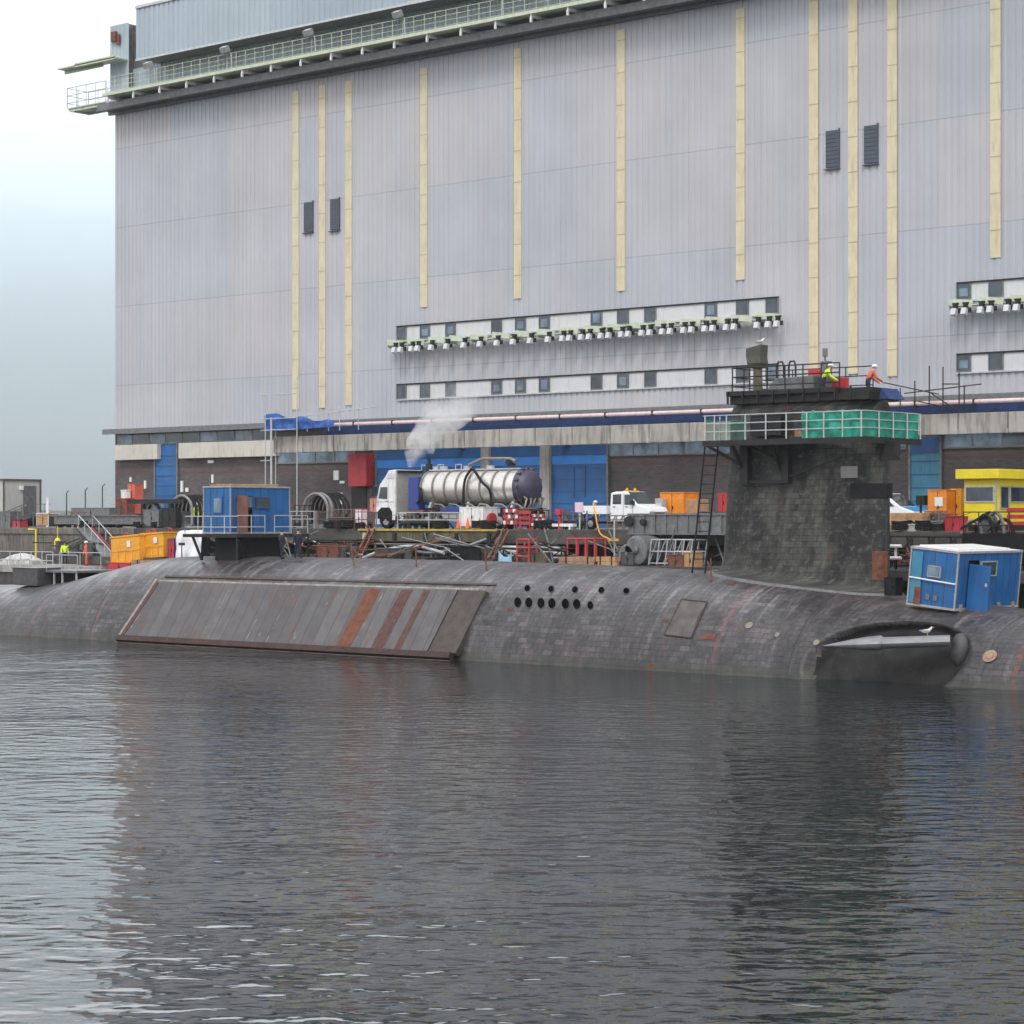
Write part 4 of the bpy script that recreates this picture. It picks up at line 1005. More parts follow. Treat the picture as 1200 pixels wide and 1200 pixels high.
wd = lp(ac, 'window', [(-1.4, -.75, -.09, -.01, 1.3, 2.15)], M_glassb); lp(wd, 'frame', [(-1.48, -.67, -.1, -.005, 1.22, 1.3), (-1.48, -.67, -.1, -.005, 2.15, 2.23), (-1.48, -1.4, -.1, -.005, 1.3, 2.15), (-.75, -.67, -.1, -.005, 1.3, 2.15)], M_blue)
lp(ac, 'doorway', [(.005, .04, .55, 1.75, .12, 2.3)], M_hole)
dr = lp(ac, 'door', [(.06, 1.0, .47, .53, .12, 2.3)], pm('brown_door_paint', (.16, .07, .05), .6, 0, .2, 3, 0), 'brown door standing open')
wd = lp(ac, 'window', [(.01, .09, 2.0, 3.15, 1.6, 2.2)], M_glass); lp(wd, 'frame', [(.01, .1, 1.92, 3.23, 1.54, 1.6), (.01, .1, 1.92, 3.23, 2.2, 2.26)], M_blue)
wd = lp(ac, 'window', [(.045, .09, .95, 1.7, 1.6, 2.25)], M_glassb)
g = MB(); a = U(250, 571, 92); g.box(cx-2.2, cx-.2, 90.9, 91.1, zp+2.9, zp+3.0); g.beam((cx-2, 91.3, zp+2.98), (cx-.3, 94.8, zp+2.98), .25, .12); single(g, 'roof_timber', M_wood, 'two weathered planks lying on the roof of the aft blue cabin', 'timber')
railing('short galvanised handrail on the quay right of the aft blue cabin', 340, 368, 103.6, Q, 1.15, M_galv, 1.0)
# ============================================================ BOW CABIN
by = 89.9; bx = UX(1118, by); bz = UZ(1118, 716, by)
bc = cabin('blue_cabin', 'tilted blue steel cabin with white roof lid on the bow casing beside the fin', (bx, by, bz), 2.45, 6.0, 2.68, R(5.5))
lp(bc, 'roof_lid', [(-2.3, -.3, .4, 5.4, 2.73, 2.8)], M_white, None, .03); lp(bc, 'roof_sheet', [(-2.46, .02, .0, 6.0, 2.722, 2.729)], M_white)
wd = lp(bc, 'window', [(-1.45, -.85, -.08, -.01, 1.45, 1.9)], M_glassb); lp(wd, 'frame', [(-1.49, -.81, -.1, -.005, 1.41, 1.45), (-1.49, -.81, -.1, -.005, 1.9, 1.94), (-1.49, -1.45, -.1, -.005, 1.45, 1.9), (-.85, -.81, -.1, -.005, 1.45, 1.9)], M_frame)
lp(bc, 'side_door', [(-2.35, -1.8, -.07, -.01, .15, 2.5)], M_teal, 'faded side door with rust at its foot'); lp(bc, 'rust_patch', [(-2.1, -1.75, -.09, -.072, .1, .9)], M_rust)
g = MB(); g.tube([(-2.4, -.1, 1.3), (0, -.1, 1.22)], .04, 6); g.build('grab_rail', M_white, bc, world=False)
lp(bc, 'vent', [(-1.5, -1.3, -.05, -.01, .35, .6), (-1.1, -.9, -.05, -.01, .35, .6)], M_grey)
dr = lp(bc, 'door', [(.07, 1.15, .95, 1.01, -.02, 2.15)], M_blue, 'blue door standing open'); lp(bc, 'doorway', [(.005, .04, .98, 1.9, .15, 2.3)], M_hole)
lp(dr, 'handle', [(.95, 1.05, .91, .949, 1.2, 1.35)], M_galv)
wd = lp(bc, 'window', [(.01, .07, 2.1, 3.5, 1.6, 2.2)], M_glass); lp(wd, 'frame', [(.01, .1, 2.05, 3.55, 1.55, 1.6), (.01, .1, 2.05, 3.55, 2.2, 2.25), (.01, .1, 2.05, 2.1, 1.6, 2.2), (.01, .1, 3.5, 3.55, 1.6, 2.2)], M_galv)
g = MB()
for y in (90.4, 92, 94, 95.4): g.box(bx-2.5, bx+.1, y-.1, y+.1, hull_top(bx+.3, y)-.15, bz+.28)
single(g, 'packing_timber', M_wood, 'timber packing blocks wedged under the tilted bow cabin', 'timber', loc=(bx-1.2, 92.7, bz-.1))
crate('tool_box', 'black and yellow case standing on the casing between fin and bow cabin', 'case', 1037, 1049, 678, 698, 90.8, .6, M_black)
# ============================================================ FIN WORK PLATFORM
FYN = 90.0; x0, x1 = UX(825, FYN), UX(1012, FYN); zf = 11.25
wp = thing('fin_platform', 'steel work platform with white rails and green netting round the top of the fin', 'platform', ((x0+x1)/2, YC, zf))
g = MB(); g.box(x0, x1, FYN, FYN+1.3, zf-.18, zf); g.box(x0, x1, 94.2, 95.2, zf-.18, zf); g.box(x0, FXC-FA-.05, FYN+1.3, 94.2, zf-.18, zf-.002); g.box(FXC+FA+.1, x1, FYN+1.3, 94.2, zf-.18, zf-.002); g.build('deck', M_dark, wp)
g = MB(); g.box(x0-.02, x1+.02, FYN-.1, FYN-.002, zf-.26, zf+.02); g.box(x1+.002, x1+.1, FYN-.1, 95.2, zf-.26, zf+.02); g.build('edge_beam', M_dark, wp)
def post_(x, y): g = MB(); g.tube([(x, y, zf), (x, y, zf+1.27)], .035, 6); g.build('rail_post', M_galv, wp)
xs = [UX(p, FYN) for p in (827, 838, 852, 874, 898, 922, 946, 966, 988, 1010)]
for x in xs: post_(x, FYN-.05)
for y in (91.3, 92.6, 93.9, 95.15): post_(x1+.05, y); post_(x0+.05, y)
for z in (.45, .85, 1.25):
    g = MB(); g.tube([(x0, FYN-.05, zf+z), (x1, FYN-.05, zf+z)], .028, 6); g.build('rail', M_galv, wp)
    g = MB(); g.tube([(x1+.05, FYN-.05, zf+z), (x1+.05, 95.15, zf+z)], .028, 6); g.build('rail', M_galv, wp)
    g = MB(); g.tube([(x0, 95.15, zf+z), (x1, 95.15, zf+z)], .028, 6); g.build('rail', M_galv, wp)
def sheet_mat(name, col, alpha, var=.3):
    m, nt, b = nodes_of(name); n = noise_(nt, 1.6, 5); c = ramp(nt, n, [(.3, tuple(x*(1-var) for x in col)), (.7, tuple(min(1, x*(1+var)) for x in col))])
    nt.links.new(c, b.inputs['Base Color']); b.inputs['Roughness'].default_value = .7
    a = ramp(nt, n, [(.3, alpha), (.7, min(1, alpha+.25))]); nt.links.new(a, b.inputs['Alpha']); return m
M_gnet = sheet_mat('green_netting', (.01, .27, .19), .78); M_gnet2 = sheet_mat('thin_green_netting', (.03, .15, .11), .35)
def cloth(x0, x1, y, z0, z1, nx, amp, ax='X', scal=0, seed=0):
    g = MB(); R_ = []
    for i in range(nx+1):
        t = i/nx; x = x0+(x1-x0)*t; r = []
        for j in range(9):
            u = j/8; zt = z1-scal*abs(math.sin(t*nx*.16+seed)); z = z0+(zt-z0)*u; o = amp*noise.noise(Vector((x*2.2, z*1.6, seed)))+amp*.5*math.sin(x*5+seed)
            r.append(Vector((x, y+o, z)) if ax == 'X' else Vector((y+o, x, z)))
        R_.append(r)
    g.loft(R_, closed=False); return g
xn = UX(938, FYN)
o = cloth(xn, x1, FYN+.07, zf+.03, zf+1.36, 90, .16, scal=.12).build('green_net', M_gnet, wp, smooth=True)
o = cloth(FYN, 95.1, x1-.02, zf+.05, zf+1.3, 40, .07, 'Y').build('green_net', M_gnet, wp, smooth=True)
o = cloth(xn+1, x1, 95.05, zf+.02, zf+1.2, 60, .06, seed=3).build('green_net', M_gnet, wp, smooth=True)
o = cloth(x0, UX(874, FYN), FYN+.08, zf+.02, zf+1.2, 50, .06, scal=.15, seed=5).build('thin_net', M_gnet2, wp, smooth=True)
# brackets
for px, pj in ((858, 903), (903, 955)):
    x = UX(px, FYN+.2); g = MB(); g.beam((x, FYN+.2, zf-.2), (x, FYN+1.3, zf-1.6), .12, .15); g.build('bracket', M_dark, wp)
for px, w_ in ((870, .45), (918, .4)):
    x = UX(px, 90.9); g = MB(); g.box(x-w_/2, x+w_/2, 91.0, 91.35, zf-2.1, zf-.19); g.build('bracket_leg', M_dark, wp)
    g = MB(); g.beam((x-2.1, 90.95, zf-.22), (x-.15, 91.1, zf-1.2), .1, .14); g.build('bracket', M_dark, wp)
g = MB(); g.beam((x0+1.6, 91.2, zf-2.0), (UX(918, 91), 91.2, zf-2.05), .12, .14); g.build('tie', M_dark, wp)
g = MB(); g.beam((UX(918, 91), 91.15, zf-1.85), (UX(985, 91), 91.15, zf-.9), .06, .08); g.build('tie', M_dark, wp)
xb2 = UX(1036, 92); g = MB(); g.box(xb2+.05, xb2+.6, 91.9, 92.5, zf-1.05, zf-.19); g.build('bracket_leg', M_dark, wp); g = MB(); g.beam((xb2+.6, 92.2, zf-.95), (x1+.0, 92.2, zf-.25), .14, .14); g.build('bracket', M_dark, wp)
g = MB(); g.box(x0+.05, FXC-FA-.3, FYN+1.5, 94, zf+.01, zf+.9); 
crate('gear_bundle', 'dark covered gear bundle behind the left netting of the fin platform', 'bundle', 880, 915, 488, 511, 90.9, .3, M_dark)
crate('timber_board', 'plywood board leaning behind the rail of the fin platform', 'board', 932, 948, 504, 512, 90.25, .1, M_wood, 'box')
# ladder leaning left of the fin
lx0 = U(812, 668, 91.6); lz0 = hull_top(lx0.x, 91.6)
def ladder(label, a, b, w_, mat, n=14, axis=(1, 0, 0)):
    a, b = Vector(a), Vector(b); s = Vector(axis)*w_/2; t = thing('ladder', label, 'ladder', a)
    for k in (-1, 1): g = MB(); g.beam(a+s*k, b+s*k, .07, .1); g.build('stile', mat, t)
    for i in range(n): p = a.lerp(b, (i+.5)/n); g = MB(); g.tube([p-s, p+s], .03, 6); g.build('rung', mat, t)
    return t
ladder('tall dark ladder leaning up to the left end of the fin platform', (lx0.x+.35, 91.6, lz0), (UX(836, 90.6)-.1, 90.6, zf+.0), .8, M_dark)
person('person in yellow hi-vis jacket and red hood working on top of the fin', (UX(965, 91.7), 91.7, 13.75-.5), TOCAM+1.5, M_hivis, M_navy, M_white, 'bend')
person('person in orange harness and white helmet leaning over the forward end of the fin top', (UX(1017, 92.4), 92.4, 13.7-.55), TOCAM+1.8, pm('orange_brown_cloth', (.55, .12, .05), .7, 0, .3, 8), M_navy, M_white, 'bend')
for i, (px, y, w_, h_, lb) in enumerate(((955, 93, .8, 1.0, 'red plastic barrier board standing on the fin top'), (944, 92.6, .6, .55, 'low red box at the rail on the fin top'), (984, 92.9, .9, .5, 'faded red board behind the signal mast'))):
    x = UX(px, y); g = MB(); g.box(x-w_/2, x+w_/2, y, y+.12, 13.8, 13.8+h_); g.box(x-w_/2-.05, x+w_/2+.05, y-.06, y+.18, 13.75, 13.8); g.box(x-w_/2+.1, x+w_/2-.1, y-.02, y-.002, 13.9, 13.8+h_*.6)
    single(g, 'barrier_board', M_red, lb, 'barrier')
x = UX(1034, 92); g = MB(); g.prism([(x, 13.1), (x+.55, 13.1), (x+.1, 13.65)], 'Y', 91.7, 93.2); single(g, 'blue_tarpaulin', M_net, 'small blue tarpaulin draped off the forward end of the fin top', 'tarpaulin')
# gulls
M_wing = pm('gull_grey', (.32, .34, .37), .7, 0, .05, 9, 0); M_beak = pm('gull_beak', (.7, .45, .05), .5, 0, .05, 9, 0)
def gull(label, loc, rz):
    t = thing('gull', label, 'gull', loc, 'gulls resting on the submarine', rz)
    me = skinned('body', [(-.26, 0, .17), (-.1, 0, .19), (.06, 0, .21), (.15, 0, .3), (.18, 0, .37), (.22, 0, .37)], [(0, 1), (1, 2), (2, 3), (3, 4), (4, 5)], [.03, .09, .095, .055, .05, .03], 1)
    me.materials.append(M_white); o = D.objects.new('body', me); COL.objects.link(o); o.parent = t
    for s in (-1, 1):
        g = MB(); g.loft([[Vector((x, s*(.07+.03*math.cos(a)), .21+r*math.sin(a))) for a in [2*math.pi*k/8 for k in range(8)]] for x, r in ((.08, .03), (.0, .06), (-.15, .045), (-.36, .01))], True, True); g.build('wing', M_wing, t, world=False, smooth=True)
        g = MB(); g.tube([(.0, s*.035, .12), (.0, s*.035, 0), (.05, s*.035, 0)], .008, 5); g.build('leg', M_beak, t, world=False)
    g = MB(); g.tube([(.23, 0, .37), (.3, 0, .355)], [.016, .005], 6); g.build('beak', M_beak, t, world=False)
    return t
gull('white gull perched on the mast head above the fin', (xm+.15, YC, 16.08), TOCAM+1.9)
p = ra.lerp(ta, .33); gull('white gull standing on the hydroplane at the waterline', (p.x, p.y, p.z+.27), TOCAM+1.2)
# ============================================================ TANKER LORRY
M_ss = pm('brushed_steel', (.66, .64, .6), .33, .6, .08, 1.5, 0, dirt=(.4, .36, .3), dirt_amt=.2)
M_bluecab = pm('lorry_blue', (.02, .04, .22), .4, 0, .1, 2)
M_purple = pm('dusty_violet_blue', (.045, .04, .085), .5, .1, .3, 1.5, .05, dirt=(.12, .1, .09), dirt_amt=.45)
TY = 106.0
def tx(px, y=TY): return UX(px, y)
M_ring = pm('dull_steel', (.22, .21, .19), .5, .4, .2, 3, 0)
tk = thing('tanker_lorry', 'white cab lorry with ribbed stainless vacuum tank parked at the quay edge', 'lorry', (tx(530), TY+1.25, Q))
def wheel(parent, x, y, r, w_, z0=Q, rimmat=None):
    g = MB(); g.tube([(x, y, z0+r), (x, y+.03, z0+r), (x, y+w_-.03, z0+r), (x, y+w_, z0+r)], [r*.93, r, r, r*.93], 20)
    o = g.build('wheel', M_black, parent, smooth=True)
    g = MB(); g.cyl((x, y-.02, z0+r), (x, y+.1, z0+r), r*.55, 14); g.cyl((x, y-.06, z0+r), (x, y-.01, z0+r), r*.2, 8); g.build('rim', rimmat or M_galv, o)
    return o
xc0, xc1 = tx(440.5), tx(463); xt0_, xt1_ = tx(497), tx(586)
zc0 = Q+.55
g = MB(); prof_ = [(xc0+.05, zc0), (xc0, zc0+.8), (xc0+.06, zc0+1.45), (xc0+.32, zc0+2.35), (xc0+.9, zc0+2.95), (xc0+1.15, zc0+3.3), (xc1, zc0+3.35), (xc1, zc0)]
g.prism(prof_, 'Y', TY, TY+2.5); cab = g.build('cab', M_white, tk, bevel=.05)
g = MB(); g.box(xc1+.005, xc1+.09, TY+.05, TY+2.45, zc0+.1, zc0+3.3); g.build('cab_back', pm('cab_back_grey', (.38, .38, .36), .5, 0, .15, 2, 0, dirt=(.2, .19, .17), dirt_amt=.3), tk)
g = MB(); g.box(xc1+.1, xc1+.3, TY+.1, TY+2.4, zc0+3.15, zc0+3.3); g.build('roof_rail', M_dark, tk)
g = MB(); g.prism([(xc0+.25, zc0+1.45), (xc0+.45, zc0+2.2), (xc0+1.05, zc0+2.2), (xc0+1.05, zc0+1.4)], 'Y', TY-.02, TY-.004); g.build('side_window', M_wind, tk)
g = MB(); g.prism([(xc0+.15, zc0-.05), (xc0+.15, zc0+.55), (xc0+.5, zc0+.85), (xc0+1.25, zc0+.85), (xc0+1.5, zc0+.55), (xc0+1.5, zc0-.05)], 'Y', TY-.015, TY-.003); g.build('wheel_arch', M_black, tk)
g = MB(); g.box(xc0+1.12, xc0+1.14, TY-.012, TY-.002, zc0+.2, zc0+2.4); g.box(xc0+.2, xc0+.22, TY-.012, TY-.002, zc0+.9, zc0+1.45); g.box(xc0+.1, xc1-.05, TY-.012, TY-.002, zc0+1.2, zc0+1.23); g.box(xc0+.95, xc0+1.08, TY-.04, TY-.002, zc0+1.25, zc0+1.3); g.build('door_seam', M_grey, tk)
g = MB(); g.prism([(xc0+.95, zc0+2.75), (xc1-.02, zc0+2.75), (xc1-.02, zc0+3.1), (xc0+1.15, zc0+3.1)], 'Y', TY-.03, TY-.002); g.build('air_deflector', M_panel, tk, bevel=.01)
g = MB(); g.box(xc0+1.5, xc1+.3, TY+.02, TY+.2, zc0-.1, zc0+.3); g.box(xc0+1.5, xc1+.3, TY-.05, TY+.1, zc0-.2, zc0-.12); g.build('cab_step', M_dark, tk)
g = MB(); g.box(xt0_, xt1_, TY+.02, TY+.1, Q+.62, Q+.68); g.box(xt0_, xt1_, TY+.02, TY+.1, Q+.95, Q+1.0)
x = xt0_
while x < xt1_: g.box(x, x+.06, TY+.03, TY+.09, Q+.68, Q+.95); x += .7
g.build('side_guard', M_grey, tk)
g = MB()
for k in range(6): x = xt0_+.6+k*1.3; g.tube([(x, TY+.15, Q+1.35), (x+.3, TY+.02, Q+1.6), (x+.9, TY+.02, Q+1.55), (x+1.2, TY+.15, Q+1.3)], .06, 6)
g.build('side_pipework', M_ring, tk, smooth=True)
g = MB(); g.box(xc0-.12, xc0+.12, TY-.25, TY-.05, zc0+1.6, zc0+2.2); g.build('mirror', M_dark, tk)
g = MB(); g.box(xc0-.02, xc0+.35, TY-.02, TY+2.52, zc0-.25, zc0+.1); g.build('bumper', M_white, tk)
g = MB(); g.box(xc0-.04, xc0+.02, TY+.1, TY+.5, zc0-.05, zc0+.15); g.build('headlight', M_galv, tk); g = MB(); g.box(xc0-.04, xc0+.02, TY+2.0, TY+2.4, zc0-.05, zc0+.15); g.build('headlight', M_galv, tk)
g = MB(); g.box(tx(478), tx(490), TY+.0, TY+.7, Q+1.2, Q+3.4); g.build('blue_locker', M_bluecab, tk, bevel=.05)
xt0, xt1 = tx(493, TY+.3), tx(607, TY+.3); yc = TY+1.25; zt_ = 9.4; rt = 1.12
g = MB(); pr_ = [(xt0-.35, .3), (xt0-.22, .8), (xt0, rt-.03)]; 
x = xt0; 
while x < xt1: pr_ += [(x+.05, rt), (x+.55, rt)]; x += .6
pr_ += [(xt1, rt)]
g.loft([[Vector((a, yc+r*math.cos(q), zt_+r*math.sin(q))) for q in [2*math.pi*k/36 for k in range(36)]] for a, r in pr_], True, True); tank = g.build('tank', M_ss, tk, smooth=True)
x = xt0+.1
while x < xt1:
    g = MB(); g.loft([[Vector((x+o, yc+r*math.cos(q), zt_+r*math.sin(q))) for q in [2*math.pi*k/36 for k in range(36)]] for o, r in ((0, rt), (0, rt+.07), (.12, rt+.07), (.12, rt))], True); g.build('stiffening_ring', M_ring, tank, smooth=True); x += 1.02
xe = xt1
g = MB(); g.loft([[Vector((a, yc+r*math.cos(q), zt_+r*math.sin(q))) for q in [2*math.pi*k/36 for k in range(36)]] for a, r in ((xe-.35, rt+.01), (xe-.3, rt+.08), (xe-.02, rt+.08), (xe+.02, rt+.02), (xe+.3, rt*.93), (xe+.5, rt*.75), (xe+.62, rt*.45), (xe+.66, .05))], True, True); g.build('rear_door', M_purple, tank, smooth=True)
for k in range(16):
    q = 2*math.pi*k/16; g = MB(); g.cbox((xe, yc+(rt+.1)*math.cos(q), zt_+(rt+.1)*math.sin(q)), (.3, .14, .14), Matrix.Rotation(q, 3, 'X')); g.build('door_clamp', M_purple, tank)
g = MB(); g.box(xt0-.3, xe+.5, yc-.55, yc+.55, Q+1.0, Q+1.35); g.box(xc0+.5, xt0, yc-.45, yc+.45, Q+.7, Q+1.05); g.box(xt0+.5, xe, yc-.4, yc+.4, Q+.75, Q+1.0); g.build('chassis', M_dark, tk)
for x in (xt0+.7, xt0+4, xt1-.6): g = MB(); g.prism([(yc-.9, Q+1.36), (yc+.9, Q+1.36), (yc+.75, zt_-.9), (yc-.75, zt_-.9)], 'X', x-.1, x+.1); g.build('saddle', M_galv, tk)
g = MB(); g.box(xt0, xt1, yc-.35, yc+.35, zt_+rt+.02, zt_+rt+.1)
for px in (512, 520, 548, 575): x = tx(px, yc); g.cyl((x, yc, zt_+rt), (x, yc, zt_+rt+.3), .28, 12)
g.build('top_walkway', M_galv, tk)
for px in (501, 520, 541): x = tx(px, yc); g = MB(); g.tube([(x-.25, yc-.3, zt_+rt+.05), (x-.25, yc-.3, zt_+rt+.4), (x+.25, yc-.3, zt_+rt+.4), (x+.25, yc-.3, zt_+rt+.05)], .04, 6); g.build('top_hoop', M_galv, tk)
x = tx(505, yc); g = MB(); g.tube([(x, yc-.2, zt_+.9), (x, yc-.2, zt_+1.6)], .22, 10); g.tube([(x, yc-.2, zt_+1.6), (x, yc-.2, zt_+2.0)], .12, 8); g.build('exhaust_stack', M_dark, tk, smooth=True)
xa2, xb3 = tx(552, yc), tx(604, yc); g = MB(); g.tube([(xa2, yc-.2, zt_+rt+.35), (xa2+1.2, yc-.2, zt_+rt+.75), (xb3-.3, yc-.2, zt_+rt+.7), (xb3+.2, yc-.2, zt_+rt+.5)], [.1, .11, .11, .15], 10); g.build('suction_boom', M_ring, tk, smooth=True)
g = MB(); g.cyl((xb3-.2, yc-.5, zt_+rt+.45), (xb3-.2, yc+.1, zt_+rt+.45), .2, 12); g.build('boom_pivot', M_dark, tk)
for pts in (((553, 549, TY+.1), (545, 562, TY-.05), (543, 585, TY-.1), (545, 600, TY)), ((555, 550, TY+.1), (565, 565, TY-.05), (574, 575, TY-.1), (576, 594, TY)), ((490, 565, TY+.3), (494, 580, TY-.05), (489, 590, TY))):
    P = [U(*p) for p in pts]; g = MB(); o_ = []
    for i in range(len(P)-1):
        a, b, c, d = P[max(0, i-1)], P[i], P[i+1], P[min(len(P)-1, i+2)]
        for k in range(5): u = k/5; o_.append(.5*((2*b)+(c-a)*u+(2*a-5*b+4*c-d)*u*u+(3*b-a-3*c+d)*u**3))
    g.tube(o_+[P[-1]], .09, 8); g.build('hose', M_black, tk, smooth=True)
for px in (452, 500, 512, 585, 597): wheel(tk, tx(px), TY+.03, .52, .4)
g = MB(); g.box(tx(516), tx(540), TY+.05, TY+.45, Q+.45, Q+1.05); g.build('side_locker', M_galv, tk, bevel=.03)
g = MB(); g.box(tx(466), tx(475), TY+.1, TY+.6, Q+.5, Q+1.1); g.build('fuel_tank', M_galv, tk, bevel=.08)
g = MB(); g.box(tx(516, TY), tx(540, TY), TY-.02, TY+.04, Q+1.1, Q+1.4); g.build('side_rail', M_bluecab, tk)
g = MB(); g.box(xe-.5, xe+.5, TY+.1, TY+2.4, Q+.75, Q+1.1); g.cyl((xe+.4, yc-.5, Q+1.0), (xe+.9, yc-.5, Q+.9), .2, 12); g.cyl((xe+.4, yc+.3, Q+1.2), (xe+.9, yc+.3, Q+1.2), .15, 12); g.build('rear_gear', M_dark, tk)
g = MB()
for k in range(5): y = TY+.3+k*.42; g.tube([(xe+.45, y, Q+1.2), (xe+.6+.1*(k%2), y, Q+1.5+.1*k%2), (xe+.55, y+.2, Q+1.9), (xe+.2, y+.2, Q+2.1)], .07, 6)
g.box(xe+.1, xe+.7, TY+.3, TY+2.2, Q+1.25, Q+1.35); g.build('rear_pipework', M_ring, tk, smooth=True)
g = MB(); g.box(xe+.5, xe+.55, TY+.2, TY+.5, Q+.8, Q+1.0); g.box(xe+.5, xe+.55, TY+2.0, TY+2.3, Q+.8, Q+1.0); g.build('tail_light', M_red, tk)
# steam
def steam():
    m = D.materials.new('steam'); m.use_nodes = True; nt = m.node_tree; nt.nodes.clear(); o = N(nt, 'ShaderNodeOutputMaterial'); v = N(nt, 'ShaderNodeVolumePrincipled')
    v.inputs['Color'].default_value = (.95, .95, .95, 1); v.inputs['Anisotropy'].default_value = .2
    n = noise_(nt, 1.1, 5, rough=.65); n2 = ramp(nt, n, [(.40, 0.), (.62, 1.)])
    tc = N(nt, 'ShaderNodeTexCoord'); sp = N(nt, 'ShaderNodeSeparateXYZ'); nt.links.new(tc.outputs['Object'], sp.inputs[0])
    fade = ramp(nt, math_(nt, 'DIVIDE', sp.outputs[2], 6.0), [(.0, 1.), (.45, .55), (.75, .1), (1., .0)])
    d = math_(nt, 'MULTIPLY', math_(nt, 'MULTIPLY', n2, fade), 2.2); nt.links.new(d, v.inputs['Density']); nt.links.new(v.outputs[0], o.inputs['Volume'])
    g = MB(); pts = [(482, 547), (484, 535), (490, 522), (500, 508), (513, 494), (528, 482), (543, 468), (552, 452)]; rr = [.22, .6, .95, 1.15, 1.2, 1.3, 1.3, .8]
    P = [U(a, b_, 107.2) for a, b_ in pts]; g.tube(P, rr, 14)
    for v_ in g.v: v_ += Vector((noise.noise(v_*.9), noise.noise(v_*.9+Vector((5, 0, 0))), noise.noise(v_*.9+Vector((0, 7, 0)))))*.45
    o_ = single(g, 'steam', m, 'white steam drifting up from behind the lorry cab', 'steam', loc=P[0], smooth=True); o_['kind'] = 'stuff'
steam()
# ============================================================ CREW-CAB TRUCK
PY = 106.2
pk = thing('flatbed_truck', 'white double cab flatbed truck with amber beacon on the quay', 'truck', (UX(725, PY), PY+1, Q))
X = lambda px: UX(px, PY)
a, b_ = X(715), X(752); zc = Q+.5
M_vw = pm('vehicle_white', (.8, .81, .82), .3, 0, .04, 2, 0, dirt=(.5, .49, .46), dirt_amt=.1)
g = MB(); g.prism([(a, zc), (a, zc+1.05), (a+.05, zc+1.72), (a+.4, zc+1.8), (b_-1.15, zc+1.8), (b_-.35, zc+1.0), (b_+.45, zc+.82), (b_+.55, zc+.6), (b_+.55, zc)], 'Y', PY, PY+1.9); g.build('cab', M_vw, pk, bevel=.06)
g = MB()
g.prism([(a+.2, zc+1.05), (a+.22, zc+1.62), (a+.85, zc+1.65), (a+.85, zc+1.05)], 'Y', PY-.02, PY-.004); g.prism([(a+1.1, zc+1.0), (a+1.1, zc+1.62), (a+1.75, zc+1.62), (b_-.6, zc+1.0)], 'Y', PY-.02, PY-.004); g.build('side_window', M_wind, pk)
g = MB(); n_ = Vector((.8, 0, .8)).normalized(); q = [(b_-1.1, PY+.12, zc+1.76), (b_-.4, PY+.12, zc+1.06), (b_-.4, PY+1.78, zc+1.06), (b_-1.1, PY+1.78, zc+1.76)]
g.add([Vector(p)+n_*.03 for p in q]+[Vector(p) for p in q], [(0, 1, 2, 3), (4, 5, 6, 7), (0, 1, 5, 4), (1, 2, 6, 5), (2, 3, 7, 6), (3, 0, 4, 7)]); g.build('windscreen', M_wind, pk)
g = MB(); g.box(b_+.552, b_+.6, PY+.1, PY+1.8, zc+.05, zc+.55); g.build('grille', M_dark, pk)
for y in (PY+.1, PY+1.5): g = MB(); g.box(b_+.5, b_+.63, y, y+.35, zc+.35, zc+.6); g.build('headlight', M_galv, pk)
g = MB(); g.box(a+1.0, a+1.02, PY-.012, PY-.002, zc+.2, zc+1.7); g.box(b_-.7, b_-.68, PY-.012, PY-.002, zc+.1, zc+1.0); g.box(a+.2, a+.4, PY-.03, PY-.003, zc+.85, zc+.9); g.box(a+1.15, a+1.35, PY-.03, PY-.003, zc+.85, zc+.9); g.build('door_handle', M_grey, pk)
g = MB(); g.box(b_-.75, b_-.5, PY-.2, PY-.03, zc+1.0, zc+1.25); g.build('mirror', M_dark, pk)
g = MB(); g.box(X(681), X(711), PY-.02, PY+1.95, zc+.45, zc+.55); g.box(X(681), X(711), PY-.03, PY+.01, zc+.56, zc+.95); g.box(X(681), X(711), PY+1.9, PY+1.95, zc+.56, zc+.95); g.box(X(711)-.04, X(711), PY+.012, PY+1.89, zc+.56, zc+.95); g.build('flatbed', M_vw, pk)
g = MB(); g.box(X(683), b_, PY+.5, PY+1.4, Q+.35, Q+.49); g.build('chassis', M_dark, pk)
for px in (692, 755): wheel(pk, X(px), PY+.0, .36, .25)
g = MB(); x = a+.9; g.box(x-.1, x+.1, PY+.3, PY+1.6, zc+1.81, zc+1.87); g.cyl((x, PY+.5, zc+1.87), (x, PY+.5, zc+2.02), .08, 8); g.cyl((x, PY+1.3, zc+1.87), (x, PY+1.3, zc+2.02), .08, 8); g.build('beacon_bar', M_skip, pk)
# van on the right
VY = 109.5
vn = thing('white_van', 'white van with blue bonnet stripe half hidden behind crates right of the fin', 'van', (UX(1050, VY), VY+1, Q))
b_ = UX(1072, VY); a = b_-4.6; zc = Q+.35
g = MB(); g.prism([(a, zc), (a, zc+1.65), (a+.2, zc+1.75), (b_-2.0, zc+1.75), (b_-.95, zc+.98), (b_-.05, zc+.7), (b_, zc)], 'Y', VY, VY+1.9); g.build('body', M_vw, vn, bevel=.06)
q = [(b_-1.92, VY+.1, zc+1.7), (b_-1.0, VY+.1, zc+1.03), (b_-1.0, VY+1.8, zc+1.03), (b_-1.92, VY+1.8, zc+1.7)]; n_ = Vector((.6, 0, .8)).normalized()
g = MB(); g.add([Vector(p)+n_*.03 for p in q]+[Vector(p) for p in q], [(0, 1, 2, 3), (4, 5, 6, 7), (0, 1, 5, 4), (1, 2, 6, 5), (2, 3, 7, 6), (3, 0, 4, 7)]); g.build('windscreen', M_wind, vn)
